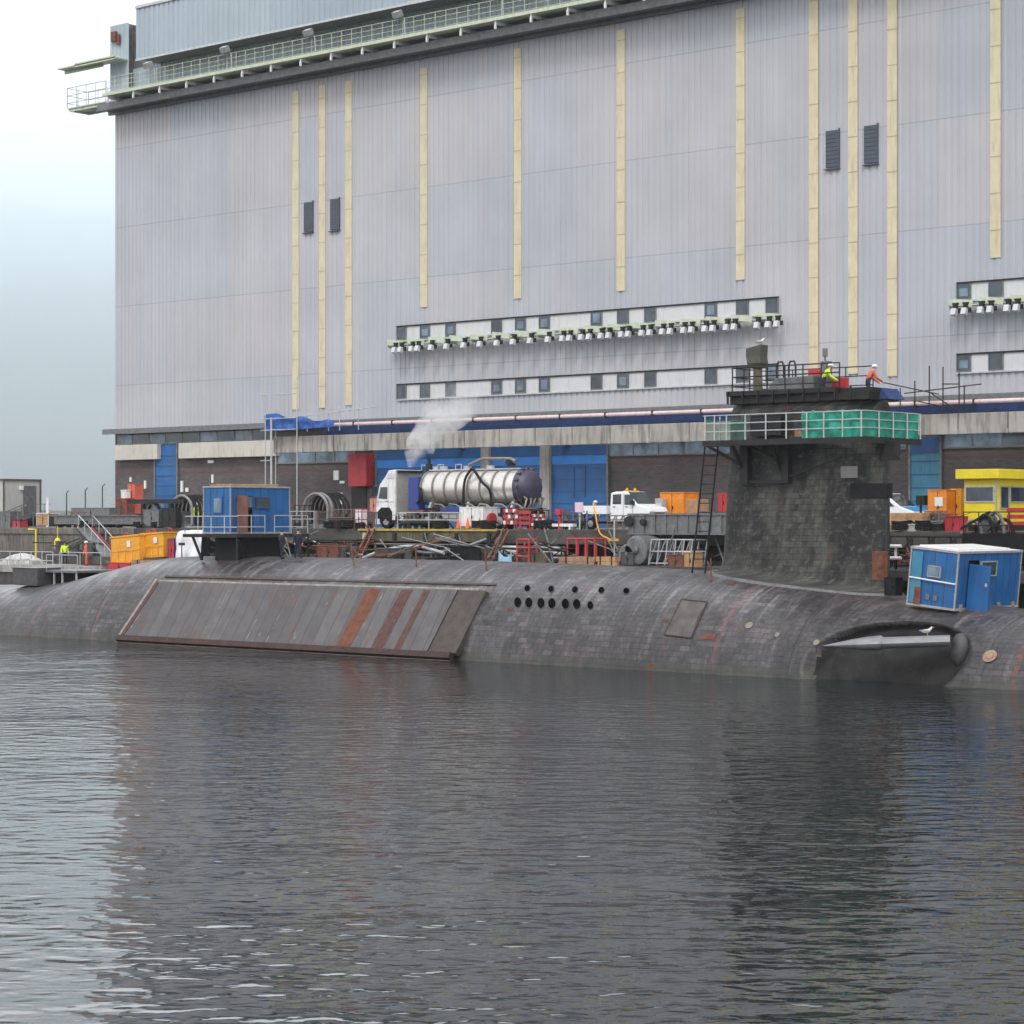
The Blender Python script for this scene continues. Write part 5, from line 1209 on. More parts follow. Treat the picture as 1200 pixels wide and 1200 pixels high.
q = [(b_-.93, VY+.1, zc+.985), (b_-.1, VY+.1, zc+.735), (b_-.1, VY+1.8, zc+.735), (b_-.93, VY+1.8, zc+.985)]; g = MB(); g.add([Vector(p)+Vector((0, 0, .015)) for p in q]+[Vector(p) for p in q], [(0, 1, 2, 3), (0, 1, 5, 4), (1, 2, 6, 5), (2, 3, 7, 6), (3, 0, 4, 7)]); g.build('blue_stripe', pm('police_blue', (.02, .22, .6), .4, 0, .1, 2, 0), vn)
g = MB(); g.prism([(b_-2.6, zc+1.0), (b_-2.6, zc+1.6), (b_-2.0, zc+1.6), (b_-1.3, zc+1.0)], 'Y', VY-.02, VY-.004); g.build('side_window', M_wind, vn)
for x in (a+.9, b_-.8): wheel(vn, x, VY, .34, .22)
for y in (VY+.08, VY+1.5): g = MB(); g.box(b_-.02, b_+.03, y, y+.32, zc+.4, zc+.6); g.build('headlight', M_galv, vn)
# ============================================================ QUAY GEAR, MIDDLE AND RIGHT
M_tan2 = pm('plywood', (.42, .25, .13), .8, 0, .2, 3, .1, dirt=(.25, .14, .07), dirt_amt=.3)
M_greyp = pm('grey_plastic', (.4, .41, .4), .6, 0, .1, 2, 0)
crate('generator_box', 'white boxy generator with red side panel in front of the lorry', 'generator', 539, 566, 595, 617, 104.6, 1.6, M_white, 'box')
g = MB(); p = U(566, 608, 104.6); g.cyl((p.x+.03, 105.3, Q+.6), (p.x+.22, 105.3, Q+.6), .42, 16); single(g, 'hose_reel', M_red, 'red round hose reel on the side of the white generator', 'reel')
def cone(px, Y, lb):
    x = UX(px, Y); t = thing('traffic_cone', lb, 'cone', (x, Y, Q), 'orange cones at the quay edge'); 
    g = MB(); g.box(-.19, .19, -.19, .19, 0, .04); g.build('base', M_black, t, world=False)
    g = MB(); g.tube([(0, 0, .04), (0, 0, .72)], [.15, .03], 12); o = g.build('body', M_hiorange, t, world=False, smooth=True)
    g = MB(); g.tube([(0, 0, .36), (0, 0, .5)], [.093, .068], 12); g.build('band', M_white, o, world=False)
    return t
cone(537, 104.2, 'orange traffic cone left of the white generator'); cone(548, 104.1, 'orange traffic cone in front of the white generator'); cone(562, 104.2, 'orange traffic cone right of the white generator')
def barrier(px0, px1, py0, Y, label, mat=M_red, stripes=True, group='red barriers on the quay'):
    x0, x1 = UX(px0, Y), UX(px1, Y); h = UZ(px0, py0, Y)-Q
    t = thing('crowd_barrier', label, 'barrier', ((x0+x1)/2, Y, Q), group)
    for x in (x0+.1, x1-.1): g = MB(); g.box(x-.03, x+.03, Y-.02, Y+.02, Q, Q+h); g.box(x-.04, x+.04, Y-.25, Y+.25, Q, Q+.06); g.build('foot', mat, t)
    for k in range(3):
        g = MB(); z = Q+h*(.25+.3*k); n = 6
        for i in range(n): g.box(x0+(x1-x0)*i/n, x0+(x1-x0)*(i+1)/n, Y-.035, Y-.021, z, z+h*.18, 1 if stripes and (i+k) % 3 == 0 else 0)
        g.build('board', [mat, M_white], t)
barrier(590, 607, 597, 104.8, 'red and white striped barrier left of the small group behind the tanker'); barrier(608, 622, 599, 104.4, 'plain dark red barrier behind the tanker tail', stripes=False); barrier(623, 638, 603, 104.4, 'red and white barrier furthest from the tanker')
barrier(1180, 1215, 596, 104.9, 'plain red plastic barrier beside the yellow kiosk', stripes=False)
railing('galvanised railing along the quay edge in front of the tanker', 466, 540, 103.75, Q, 1.05, M_galv, 2.2)
railing('thin brown railing left of the lorry cab on the quay', 373, 437, 103.75, Q, 1.1, M_rust, 1.6)
railing('blue grey rail frame on the quay right of the tanker', 641, 674, 104.6, Q, 1.2, M_bluecab, 1.0)
railing('short rail at the quay edge below the flatbed truck', 700, 739, 103.7, Q-.1, .7, M_rust, 1.0)
g = MB(); p = U(677, 600, 104.3); x = UX(679, 104.3); g.box(x-.04, x+.04, 104.3, 104.38, Q, Q+1.6); g.box(x-.3, x+.3, 104.24, 104.3, Q+1.05, Q+1.65, 1); single(g, 'notice_board', [M_galv, pm('pink_notice', (.7, .5, .62), .6, 0, .05, 3, 0)], 'small pale pink notice on a post left of the flatbed truck', 'sign')
x = UX(656, 104.2); g = MB(); g.tube([(x, 104.2, Q), (x, 104.2, Q+1.2)], .12, 8); g.box(x-.2, x+.2, 104.0, 104.4, Q+.9, Q+1.25); single(g, 'red_post', M_red, 'stubby red post at the quay edge right of the tanker', 'post')
x = UX(657, 104.3); g = MB(); g.box(x-1.1, x+1.1, 104.1, 104.5, Q+.18, Q+.36); g.box(x-.9, x-.8, 104.1, 104.5, Q, Q+.18); g.box(x+.8, x+.9, 104.1, 104.5, Q, Q+.18); single(g, 'white_bench_beam', M_white, 'low white beam on the quay right of the striped barriers', 'beam')
hose('amber hose hanging from the flatbed truck over the quay edge', [(695, 590, 104), (698, 603, 103.6), (700, 615, 103.5), (704, 626, 103.4), (715, 632, 103.4)], .045, M_skip)
g = MB(); x = UX(720, 102.2); z = 4.75; g.tube([(x, 102.2, z), (x, 102.2, z+2.6)], .05, 6); g.box(x-.35, x+.35, 102.1, 102.2, z+1.35, z+1.5, 1); single(g, 'marker_post', [M_galv, M_skip], 'thin pole with yellow crossbar standing over the timber stack', 'post')
person('person in white helmet and red top standing behind the flatbed of the truck', (UX(697, 108.5), 108.5, Q), TOCAM+.5, M_red, M_navy, M_white, 'walk')
crate('orange_container', 'plain orange steel container behind the bonnet of the flatbed truck', 'container', 774, 801, 578, 612, 109.5, 1.6, M_orange)
crate('plywood_crate', 'brown plywood crate beside the orange container left of the fin', 'crate', 802, 817, 585, 612, 109.7, 1.2, M_tan2, 'pallet')
g = MB(); x = UX(772, 109); g.box(x-.3, x+.3, 109, 109.4, Q, Q+1.9); g.box(x-.2, x+.2, 108.96, 108.99, Q+1.2, Q+1.6, 1); single(g, 'grey_cabinet', [M_greyp, M_white], 'narrow grey cabinet between the truck and the orange container', 'cabinet', bevel=.02)
crate('red_drum_box', 'red case on the quay seen between the ladder and the fin', 'case', 842, 852, 579, 600, 106.5, .8, M_red)
# big grey fender beam / brow in front of the truck
bb = thing('gangway_beam', 'big grey steel gangway beam lying along the quay edge below the orange container', 'gangway', (UX(795, 102.6), 102.6, Q-.3))
x0, x1 = UX(740, 102.3), UX(856, 102.3)
g = MB(); g.box(x0, x1, 102.0, 102.18, Q-.15, Q+.85); g.box(x0, x1, 101.9, 102.3, Q+.86, Q+.96); g.box(x0, x1, 101.9, 102.3, Q-.25, Q-.16); g.build('girder', M_grey, bb)
for i in range(9): x = x0+(x1-x0)*(i+.5)/9; g = MB(); g.box(x-.04, x+.04, 101.92, 101.998, Q-.14, Q+.85); g.build('stiffener', M_grey, bb)
g = MB(); g.box(x0, x1, 103.4, 103.6, Q-.15, Q+.95); g.box(x0, x1, 102.31, 103.39, Q-.2, Q-.14); g.build('deck', M_dark, bb)
g = MB(); g.cyl((x0+.2, 101.9, Q+.5), (x0+.2, 101.7, Q+.5), .3, 12); g.cyl((x0+1.2, 101.9, Q+.45), (x0+1.2, 101.75, Q+.45), .2, 12); g.build('end_roller', M_dark, bb)
LZ = 4.75
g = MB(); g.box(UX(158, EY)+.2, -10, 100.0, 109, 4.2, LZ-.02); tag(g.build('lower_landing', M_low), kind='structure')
# big grey cylinders lying on the landing
for px, py, r, lb in ((752, 643, .85, 'large grey drum fender lying left of the white frame rack'), (741, 636, .6, 'smaller grey drum fender beside the large one')):
    c = U(px, py, 101.2); c.z = LZ+r; g = MB(); g.tube([c+Vector((-.1, -.5, 0)), c+Vector((-.1, -.4, 0)), c+Vector((.1, 1.3, 0)), c+Vector((.1, 1.4, 0))], [r*.85, r, r, r*.85], 20)
    g.cyl(c+Vector((-.1, -.55, 0)), c+Vector((0, -.45, 0)), r*.3, 10)
    single(g, 'drum_fender', M_grey, lb, 'fender', loc=(c.x, c.y, LZ), smooth=True)
frame_rack('frame_rack', 'white tubular frame rack standing on the landing left of the ladder', 'rack', 760, 808, 632, 662, 101.0, 1.4, M_galv, 5, 2, True, .045, .15)
crate('rusty_box', 'rusty maroon junk box at the foot of the ladder', 'box', 783, 800, 651, 665, 100.4, .7, M_rust); crate('rusty_box', 'brown junk box next to the foot of the ladder', 'box', 802, 814, 648, 666, 100.5, .7, M_tan2)
frame_rack('red_trestle', 'wide dark red steel trestle behind the timber stack', 'trestle', 665, 697, 631, 655, 101.6, 1.0, M_red, 3, 1, False, .06)
frame_rack('red_trestle', 'tall narrow red steel trestle left of the timber stack', 'trestle', 606, 620, 632, 664, 100.5, .7, M_red, 1, 3, False, .06)
crate('timber_stack', 'strapped stack of long brown timber boards on the landing', 'timber', 655, 697, 652, 664, 100.4, 1.2, M_wood, 'timber'); crate('timber_stack', 'short timber block stack right of the long boards', 'timber', 699, 721, 652, 664, 100.4, .9, M_tan2, 'timber')
for k, (pa, pb, ya, yb, m, lb) in enumerate(((582, 662, 641, 643, M_galv, 'pale pipe, topmost of the pipes left of the red trestles'), (588, 660, 646, 649, M_greyp, 'pale grey pipe, middle one of the pipes left of the red trestles'), (596, 656, 652, 655, M_galv, 'pale pipe, lowest of the pipes left of the red trestles'))):
    g = MB(); g.tube([U(pa, ya, 102.4-k*.3), U(pb, yb, 102.4-k*.3)], .11, 8); single(g, 'steel_pipe', m, lb, 'pipe', group='pipes racked on the landing', smooth=True)
frame_rack('pipe_support', 'low dark support rack under the pale pipes', 'rack', 590, 658, 642, 662, 101.3, 1.4, M_dark, 3, 1, True, .05)
hs = [((585, 622, 103), (570, 640, 102), (545, 650, 101.4), (500, 655, 101)), ((470, 640, 102), (500, 648, 101.5), (540, 642, 101.5), (570, 632, 102.5)), ((420, 656, 101), (450, 645, 101.5), (485, 640, 102), (520, 648, 101)), ((440, 652, 101), (470, 648, 101), (500, 638, 102), (530, 630, 102.9)), ((350, 625, 103.5), (380, 640, 102), (405, 648, 101.5), (425, 650, 101))]
for i, (h, m, lb) in enumerate(zip(hs, (M_black, M_grey, M_greyp, M_rust, M_galv), ('thick black hose sagging below the yellow edged beam', 'grey hose curving up under the generator', 'pale hose lying under the timber edge beam', 'rust brown hose rising to the middle of the edge beam', 'thin pale cable sagging right of the aft cabin'))): hose(lb, h, .1 if i < 4 else .05, m)
for pts, lb in ((((590, 622, 103.1), (572, 655, 101)), 'rusty brown ladder strut leaning at the right end of the edge beam'), (((433, 620, 103.1), (416, 655, 100.8)), 'orange rusty strut leaning at the left end of the edge beam')):
    g = MB(); a, b_ = U(*pts[0]), U(*pts[1]); g.beam(a, b_, .12, .16); g.beam(a+Vector((.45, 0, 0)), b_+Vector((.45, 0, 0)), .1, .14)
    for i in range(6): p = a.lerp(b_, (i+.5)/6); g.tube([p, p+Vector((.45, 0, 0))], .03, 5)
    single(g, 'rusty_ladder', M_rust, lb, 'ladder')
frame_rack('steel_trestle', 'dark steel trestle under the quay deck right of the aft cabin', 'trestle', 350, 418, 632, 658, 101.6, 1.6, M_dark, 3, 1, True, .07)
frame_rack('steel_trestle', 'dark braced trestle under the yellow edged beam', 'trestle', 440, 560, 637, 658, 102.0, 1.4, M_grey, 5, 1, True, .05)
g = MB(); p = U(605, 650, 101); g.prism([(p.x-.4, 4.76), (p.x+1.0, 4.76), (p.x+.2, 5.6)], 'Y', 100.6, 101.6)
pbl = pm('pale_blue_sheet', (.25, .45, .6), .7, 0, .2, 3, .1); g = MB(); g.add([], []); g = cloth(UX(585, 100.5), UX(600, 100.5), 100.5, LZ, 5.5, 20, .12, scal=.4); o = single(g, 'blue_sheet', pbl, 'crumpled pale blue plastic sheet left of the tall red trestle', 'sheet', smooth=True); o.modifiers.new('t', 'SOLIDIFY').thickness = .02
# small gear on the quay between aft cabin and lorry
crate('white_drum_case', 'white and red case on the quay just left of the lorry cab', 'case', 416, 424, 597, 619, 104.5, .5, M_white, mat2=M_red)
crate('pink_box', 'small salmon pink box on the quay behind the white case', 'box', 434, 441, 585, 600, 108.6, .5, pm('salmon_paint', (.6, .25, .2), .6, 0, .1, 2, 0))
crate('gear_bin', 'dark low bin of hoses right of the hose hoop', 'bin', 384, 410, 607, 620, 104.6, 1.0, M_dark, 'tote')
# hose hoops (black and white hoses arched over steel frames)
M_greyp2 = pm('dull_grey_hose', (.2, .2, .2), .6, 0, .25, 3, 0)
def hoop(px, Y, r, label, n=4, white=(0, 2)):
    x = UX(px, Y); t = thing('hose_arch', label, 'hose rack', (x, Y, Q))
    g = MB(); g.box(x-r, x+r, Y-.1, Y+.9, Q, Q+.3); g.box(x-.15, x+.15, Y, Y+.8, Q+.3, Q+1.2); g.build('stand', M_grey, t)
    for k in range(n):
        y = Y+k*.28; xo = k*.12; P = [(x+xo-r, y, Q+.2)]+[(x+xo-r*math.cos(a), y, Q+1.25+r*.95*math.sin(a)) for a in [math.pi*j/14 for j in range(15)]]+[(x+xo+r, y, Q+.2)]
        g = MB(); g.tube(P, .1, 8); g.build('hose', M_greyp2 if k in white else M_black, t, smooth=True)
    return t
hoop(176, 104.6, .55, 'small arch of pale hoses on the quay left of the tall black arch', 3, (0, 2)); hoop(213, 104.6, 1.1, 'tall arch of mostly black hoses on the quay left of the aft blue cabin', 6, (0,))
hoop(370, 105, 1.15, 'arch of black and pale hoses on the quay right of the aft blue cabin', 6, (0, 1))
# long grey gantry beam left
gb = thing('quay_gantry', 'long grey steel beam gantry on trestles along the quay left of the aft cabin', 'gantry', (UX(130, 104.4), 104.4, Q))
x0, x1 = UX(66, 104.3), UX(168, 104.3)
g = MB(); g.box(x0, x1, 104.1, 104.5, Q+.25, Q+.85); g.box(x0, x1, 103.95, 104.65, Q+.86, Q+.95); g.build('beam', M_grey, gb)
for i in range(5): x = x0+.4+(x1-x0-.8)*i/4; g = MB(); g.box(x-.12, x+.12, 104.05, 104.55, Q, Q+.24); g.build('trestle', M_dark, gb)
g = MB(); g.box(UX(148, 104.3), UX(215, 104.3), 104.3, 104.6, Q+1.75, Q+2.05); g.box(UX(165, 104.3), UX(168, 104.3), 104.3, 104.6, Q+.96, Q+1.74); g.box(UX(197, 104.3), UX(200, 104.3), 104.3, 104.6, Q+.96, Q+1.74); g.build('upper_beam', M_dark, gb)
crate('cable_box', 'dark machinery box under the upper gantry beam', 'box', 168, 186, 598, 617, 104.2, .8, M_grey); crate('winch_box', 'dark winch box under the tall hose arch', 'box', 190, 206, 596, 618, 103.9, .4, M_dark)
crate('red_locker', 'orange red locker beside the corner of the hall', 'locker', 150, 158, 568, 602, 112, .8, pm('coral_paint', (.55, .12, .08), .6, 0, .15, 2, 0)); crate('red_frame_box', 'low red framed box at the corner of the hall', 'box', 136, 148, 585, 604, 111, .8, M_rust, mat2=M_red)
crate('white_bin', 'small white bin beside the coral locker', 'bin', 141, 148, 574, 584, 111.4, .5, M_white, 'tote')
person('person in yellow hi-vis vest behind the rail left of the aft cabin', (UX(229, 107), 107, Q), TOCAM+1, M_hivis, M_navy, M_hivis, 'stand')
# ============================================================ LEFT: site cabin, stairs, bank, far things
SY = 112.5; a = UX(4, SY); Wc = 3.75
sc_ = thing('site_cabin', 'pale grey flat roofed site cabin with dark door at the far left', 'cabin', (a-3, SY+Wc/2, 7.4))
z0, z1 = 7.45, UZ(20, 563, SY)
g = MB(); g.box(a-6, a, SY, SY+Wc, z0, z1); g.build('wall', pm('pale_grey_wall', (.42, .42, .4), .6, 0, .08, 1, 0, dirt=(.32, .31, .28), dirt_amt=.3, streak=True), sc_)
g = MB(); g.box(a-6.1, a+.1, SY-.1, SY+Wc+.1, z1+.002, z1+.16); g.box(a-.01, a+.08, SY-.06, SY+.06, z0, z1); g.box(a-.01, a+.08, SY+Wc-.06, SY+Wc+.08, z0, z1); g.box(a-6.1, a+.1, SY-.1, SY+Wc+.1, z0-.2, z0-.002); g.build('frame', pm('brown_trim', (.1, .08, .07), .6), sc_)
g = MB(); g.box(a+.005, a+.07, SY+2.0, SY+3.3, z0, z1-.4); o = g.build('door', M_grey, sc_); g = MB(); g.box(a+.072, a+.12, SY+2.1, SY+2.25, z0+1.0, z0+1.15); g.build('handle', M_galv, o)
g = MB(); g.box(a+.005, a+.2, SY+1.6, SY+1.9, z1-.75, z1-.4); g.build('wall_lamp', M_sign, sc_)
for x in (a-5.6, a-3, a-.4): g = MB(); g.box(x-.15, x+.15, SY+.2, SY+Wc-.2, Q, z0-.21); g.build('foot', M_dark, sc_)
ss = thing('access_stairs', 'grey steel stairs up to the door of the pale site cabin', 'stairs', (a+1, SY, Q))
g = MB(); ya = SY-.6
for i in range(6): g.box(a+.5, a+1.4, ya+i*.38, ya+i*.38+.36, Q+.1+i*.12, Q+.14+i*.12)
g.box(a+.1, a+1.4, ya+2.3, SY+Wc, Q+.8, Q+.85); g.build('tread', M_grey, ss)
g = MB()
for x in (a+.45, a+1.45):
    g.beam((x, ya-.2, Q), (x, ya+2.3, Q+.85), .05, .2); g.beam((x, ya-.2, Q+1.0), (x, ya+2.3, Q+1.85), .05, .06)
    for i in range(4): y = ya+i*.7; g.box(x-.02, x+.02, y, y+.04, Q+.1+i*.24, Q+1.05+i*.24)
for i in range(5): y = ya+2.3+i*.45; g.box(a+1.43, a+1.47, y, y+.04, Q+.86, Q+1.85)
g.box(a+1.42, a+1.48, ya+2.3, SY+Wc, Q+1.85, Q+1.9); g.build('side_frame', M_grey, ss)
g = MB(); x = UX(56, 113); g.tube([(x, 113, Q), (x, 113, UZ(56, 583, 113))], .13, 8); single(g, 'white_post', M_white, 'single white post right of the site cabin', 'post')
M_bank = pm('bank_earth', (.06, .055, .05), .95, 0, .4, .6, .4)
g = MB(); r = []
for i in range(30):
    t = i/29; x = UX(50, 121)+(UX(139, 121)-UX(50, 121))*t; h = .6+.85*t+.12*noise.noise(Vector((x*.6, 2, 0)))
    r.append([Vector((x, y, Q+h*k+.06*noise.noise(Vector((x, y, 1))))) for y, k in ((116, 0), (118, .6), (120, 1), (124, 1.05), (130, 0))])
g.loft(r, closed=False); tag(g.build('earth_bank', M_bank, smooth=True), kind='structure')
for px, h in ((78, 2.9), (100, 3.1), (120, 3.4)): x = UX(px, 121); g = MB(); g.tube([(x, 121, Q+.3), (x, 121, Q+h)], .05, 6); g.tube([(x, 121, Q+h), (x+.3, 121, Q+h+.2)], .04, 6); single(g, 'fence_post', M_dark, 'thin dark fence post on the earth bank left of the hall', 'post', group='fence posts on the bank')
# quay gear far left
crate('cardboard_crate', 'brown crate with white lid on the quay edge by the stairs', 'crate', 43, 57, 602, 616, 104.6, 1, M_tan2, mat2=M_white); crate('dark_crate', 'dark low crate on the quay right of the brown crate', 'crate', 58, 70, 606, 617, 104.5, 1, M_dark)
crate('red_case', 'small red case on the quay below the stairs', 'case', 14, 24, 610, 620, 104.6, .7, M_red, mat2=M_dark); crate('grey_case', 'grey equipment case at the far left end of the quay', 'case', 0, 12, 600, 619, 104.8, 1, M_grey)
crate('long_grey_crate', 'long grey crate on the quay in front of the bank', 'crate', 84, 128, 596, 606, 109, 1, M_grey)
# working raft beside the hull, left
rf = thing('work_raft', 'low grey working raft with rails moored behind the stern of the submarine', 'raft', (UX(60, 101), 100.5, 2.6))
x0, x1 = UX(-30, 100), UX(128, 100); RZ = UZ(60, 663, 100)
g = MB(); g.box(x0, x1, 99.3, 103.6, RZ-.5, RZ); g.build('deck', M_conc, rf); g = MB(); g.box(x0, x1, 99.4, 103.5, -.5, RZ-.51); g.build('float', M_low, rf)
g = MB(); rail(g, x0, UX(62, 99.5), 99.5, RZ, RZ+1.0, 1.2, .035, 1); g.build('raft_rail', M_galv, rf)
g = MB(); rail(g, UX(70, 99.5), x1-.3, 99.5, RZ, RZ+1.0, 2.4, .03, 0); g.build('raft_rail', M_galv, rf)
M_netw = pm('white_net', (.45, .45, .43), .9, 0, .3, 4, .6)
g = MB(); rr = []
for i in range(12):
    t = i/11; x = UX(5, 101)+(UX(42, 101)-UX(5, 101))*t; h = .85*math.sin(math.pi*(.1+.8*t))**.7
    rr.append([Vector((x, 101.2+.7*math.cos(a)*1.1, RZ+max(0, h*math.sin(a))+.05*noise.noise(Vector((x*3, a*2, 0))))) for a in [math.pi*k/10 for k in range(11)]])
g.loft(rr, closed=False, cap=True); single(g, 'net_pile', M_netw, 'heap of pale netting on the raft at the far left', 'netting', smooth=True)
frame_rack('pale_ladder_frame', 'pale tubular frame on the raft left of the workers', 'frame', 2, 28, 655, 670, 99.6, .5, M_galv, 4, 1, False, .04)
person('person in lime yellow hi-vis jacket on the raft behind the stern', (UX(76, 101), 101, RZ), TOCAM+.3, M_hivis, M_navy, M_dark, 'stand'); tp_ = person('person in bright orange overalls and white helmet on the raft at the gangway', (UX(102, 101.4), 101.4, RZ), TOCAM-.8, M_hiorange, M_hiorange, M_white, 'walk')
g = MB(); p = U(65, 638, 103.4); g.sphere((p.x, 103.6, p.z), .45, 12, 0, (.7, .6, 1.15)); g.tube([(p.x, 103.6, p.z+.4), (p.x, 103.6, Q+.1)], .03, 5); single(g, 'yellow_float', M_yellow, 'yellow float bag hanging on the quay wall above the raft', 'float', smooth=True)
g = MB(); x = UX(42, 103); g.tube([(x, 103, RZ), (x, 103, RZ+2.6), (x-.9, 103, RZ+2.6)], .07, 6); single(g, 'davit_post', M_yellow, 'bent yellow post standing by the quay wall over the raft', 'post')
# gangway with striped sides from quay down to raft
gw = thing('gangway', 'steep dark gangway with yellow and red striped side rails from quay to raft', 'gangway', (UX(112, 101), 101, RZ))
a, b_ = U(92, 619, 103.8), U(131, 663, 99.9)
for off in (0, 1.3):
    o3 = Vector((off, .2*off, 0)); g = MB(); g.beam(a+o3, b_+o3, .1, .35); g.build('stringer', M_dark, gw)
    g = MB(); g.beam(a+o3+Vector((0, -.06, .1)), b_+o3+Vector((0, -.06, .1)), .1, .08); g.build('yellow_stripe' if off == 0 else 'red_stripe', M_yellow if off == 0 else M_red, gw)
    g = MB(); g.beam(a+o3+Vector((0, 0, .95)), b_+o3+Vector((0, 0, .95)), .05, .05)
    for i in range(6): p = a.lerp(b_, i/5)+o3; g.tube([p, p+Vector((0, 0, .95))], .03, 5)
    g.build('gangway_rail', M_galv, gw)
g = MB(); g.beam(a+Vector((.65, .1, 0)), b_+Vector((.65, .1, 0)), 1.15, .08); g.build('tread_deck', M_grey, gw)
# amber skips
def skip(label, px0, px1, py0, py1, Y, dy, tilt):
    a = U(px0, py1, Y); x1 = UX(px1, Y); L = x1-a.x; h = (py1-py0)*dep(a.x, Y)/F
    t = thing('amber_skip', label, 'skip', (a.x, Y, a.z), 'amber skips beside the submarine'); t.rotation_euler = (0, tilt, 0)
    g = MB(); g.box(0, L, 0, dy, .1, h); g.build('body', M_skip, t, world=False, bevel=.03)
    g = MB(); g.box(-.05, L+.05, -.05, dy+.05, h+.002, h+.12); g.box(-.04, L+.04, -.04, -.003, h*.45, h*.45+.1); g.box(-.03, L+.03, -.03, dy+.03, 0, .098)
    n = 4
    for i in range(n+1): x = L*i/n; g.box(x-.04, x+.04, -.05, -.003, .1, h*.44)
    g.build('rib', M_skip, t, world=False)
    g = MB(); g.box(L*.6, L*.6+.35, -.08, -.052, h*.6, h*.85); g.build('label_plate', M_white, t, world=False)
    for x in (.3, L-.3): g = MB(); g.tube([(x, dy/2, h+.1), (x, dy/2, h+.35), (x+.3, dy/2, h+.35), (x+.3, dy/2, h+.1)], .05, 6); g.build('lifting_eye', M_red, t, world=False)
    return t
skip('left amber skip with white plate beside the gangway', 131, 164, 631, 661, 99.7, 2.0, R(-4)); skip('right amber skip, set further forward beside the white tarpaulin', 166, 192, 627, 654, 100.3, 1.6, R(-3))
crate('red_tray', 'flat dark red tray under the amber skips', 'tray', 126, 152, 660, 669, 99.2, 1.5, M_red); crate('plank_pile', 'brown planks under the right amber skip', 'timber', 154, 190, 656, 664, 99.3, 1.2, M_wood, 'timber')
# white tarpaulin heap
a = U(205, 657, 100.2); x1 = UX(237, 100.2); h = (657-622)*dep(a.x, 100)/F; g = MB(); rr = []
for i in range(25):
    t = i/24; x = a.x+(x1-a.x)*t; ring = []
    for j in range(13):
        u = j/12; y = 100.2+.35*noise.noise(Vector((x*1.8, u*3, 2)))*(1-abs(u-.5)); z = a.z+h*(u/.8 if u < .8 else 1)+(.1*noise.noise(Vector((x*2, 8, u*4))) if u > .05 else 0); y += max(0, (u-.8)/.2)*1.4+.25*u
        ring.append(Vector((x, y, z)))
    rr.append(ring)
g.loft(rr, closed=False); o = single(g, 'white_tarpaulin', pm('white_sheet', (.72, .73, .75), .6, 0, .1, 1, .3, dirt=(.5, .5, .52), dirt_amt=.2), 'crumpled white tarpaulin over gear left of the aft cabin platform', 'tarpaulin', smooth=True); o.modifiers.new('t', 'SOLIDIFY').thickness = .03
crate('covered_gear', 'dark gear box hidden under the white tarpaulin', 'box', 207, 235, 626, 658, 100.7, .8, M_dark)
crate('red_pump', 'red and dark blue pump box left of the white tarpaulin', 'pump', 197, 204, 632, 658, 100.5, .6, M_red, mat2=M_bluecab)
x = UX(213, 99.6); g = MB(); g.tube([(x, 99.6, 3.8), (x, 99.6, UZ(213, 637, 99.6))], .04, 6); g.box(x-.3, x+.3, 99.57, 99.63, UZ(213, 639, 99.6), UZ(213, 636, 99.6)); single(g, 'tee_post', M_dark, 'thin dark tee post in front of the white tarpaulin', 'post')
# dark wrapped box on the stern
sb = thing('stern_stage', 'dark wrapped box stage with pipe frame standing on the stern casing', 'stage', (UX(30, 91), 91.5, 2.7))
a, b_ = UX(14, 90.4), UX(44, 90.4); zt = UZ(30, 666, 90.4); g = MB(); g.prism([(a+.15, zt-1.1), (a, zt), (b_, zt), (b_-.1, zt-1.15)], 'Y', 90.4, 92.4); g.build('wrapped_box', M_hulld, sb, bevel=.05)
g = MB(); x1 = UX(90, 91); g.box(b_+.02, x1, 91, 94.4, zt-.25, zt-.1); g.box(a, b_, 90.35, 92.5, zt+.002, zt+.05); g.build('stage_deck', M_grey, sb)
g = MB()
for x in (b_+.8, (b_+x1)/2, x1-.2): 
    for y in (91.1, 94.2): g.box(x-.05, x+.05, y, y+.1, hull_top(x, y)-.1, zt-.26)
g.build('leg', M_galv, sb); g = MB(); rail(g, b_+.1, x1, 91.05, zt-.1, zt+.9, 1.5, .03, 1); g.build('stage_rail', M_galv, sb)
g = MB(); g.box(b_+.3, x1-1.5, 92, 94, zt-.9, zt-.26); g.build('black_locker', M_black, sb)
# ============================================================ RIGHT GEAR
crate('plywood_crate', 'left plywood crate on the quay under the white van', 'crate', 1043, 1061, 601, 621, 105.2, 1.3, M_tan2, 'pallet'); crate('plywood_crate', 'right plywood crate on the quay under the white van', 'crate', 1062, 1080, 601, 621, 105.4, 1.3, M_tan2, 'pallet')
crate('grey_tub', 'pale grey plastic tub in front of the two plywood crates', 'tub', 1052, 1075, 614, 626, 104.1, .9, M_greyp, 'tote'); crate('pale_sack_pile', 'tan boxes behind the grey bin right of the crates', 'box', 1083, 1100, 598, 612, 106.5, 1, M_tan2, 'pallet')
crate('grey_bin', 'grey green wheeled bin beside the dark red chest', 'bin', 1090, 1105, 610, 624, 104.2, .9, pm('grey_green', (.16, .19, .18), .6), 'tote'); crate('red_chest', 'dark red steel chest on the quay left of the yellow kiosk', 'chest', 1108, 1124, 606, 624, 104.3, .9, M_red)
crate('amber_container', 'orange steel container with white notice left of the yellow kiosk', 'container', 1088, 1109, 575, 612, 108.6, 1.2, M_orange); g = MB(); p = U(1100.5, 588, 108.6); g.box(p.x-.25, p.x+.25, 108.55, 108.59, p.z-.25, p.z+.25); single(g, 'white_notice', M_sign, 'square white notice stuck on the orange container', 'sign')
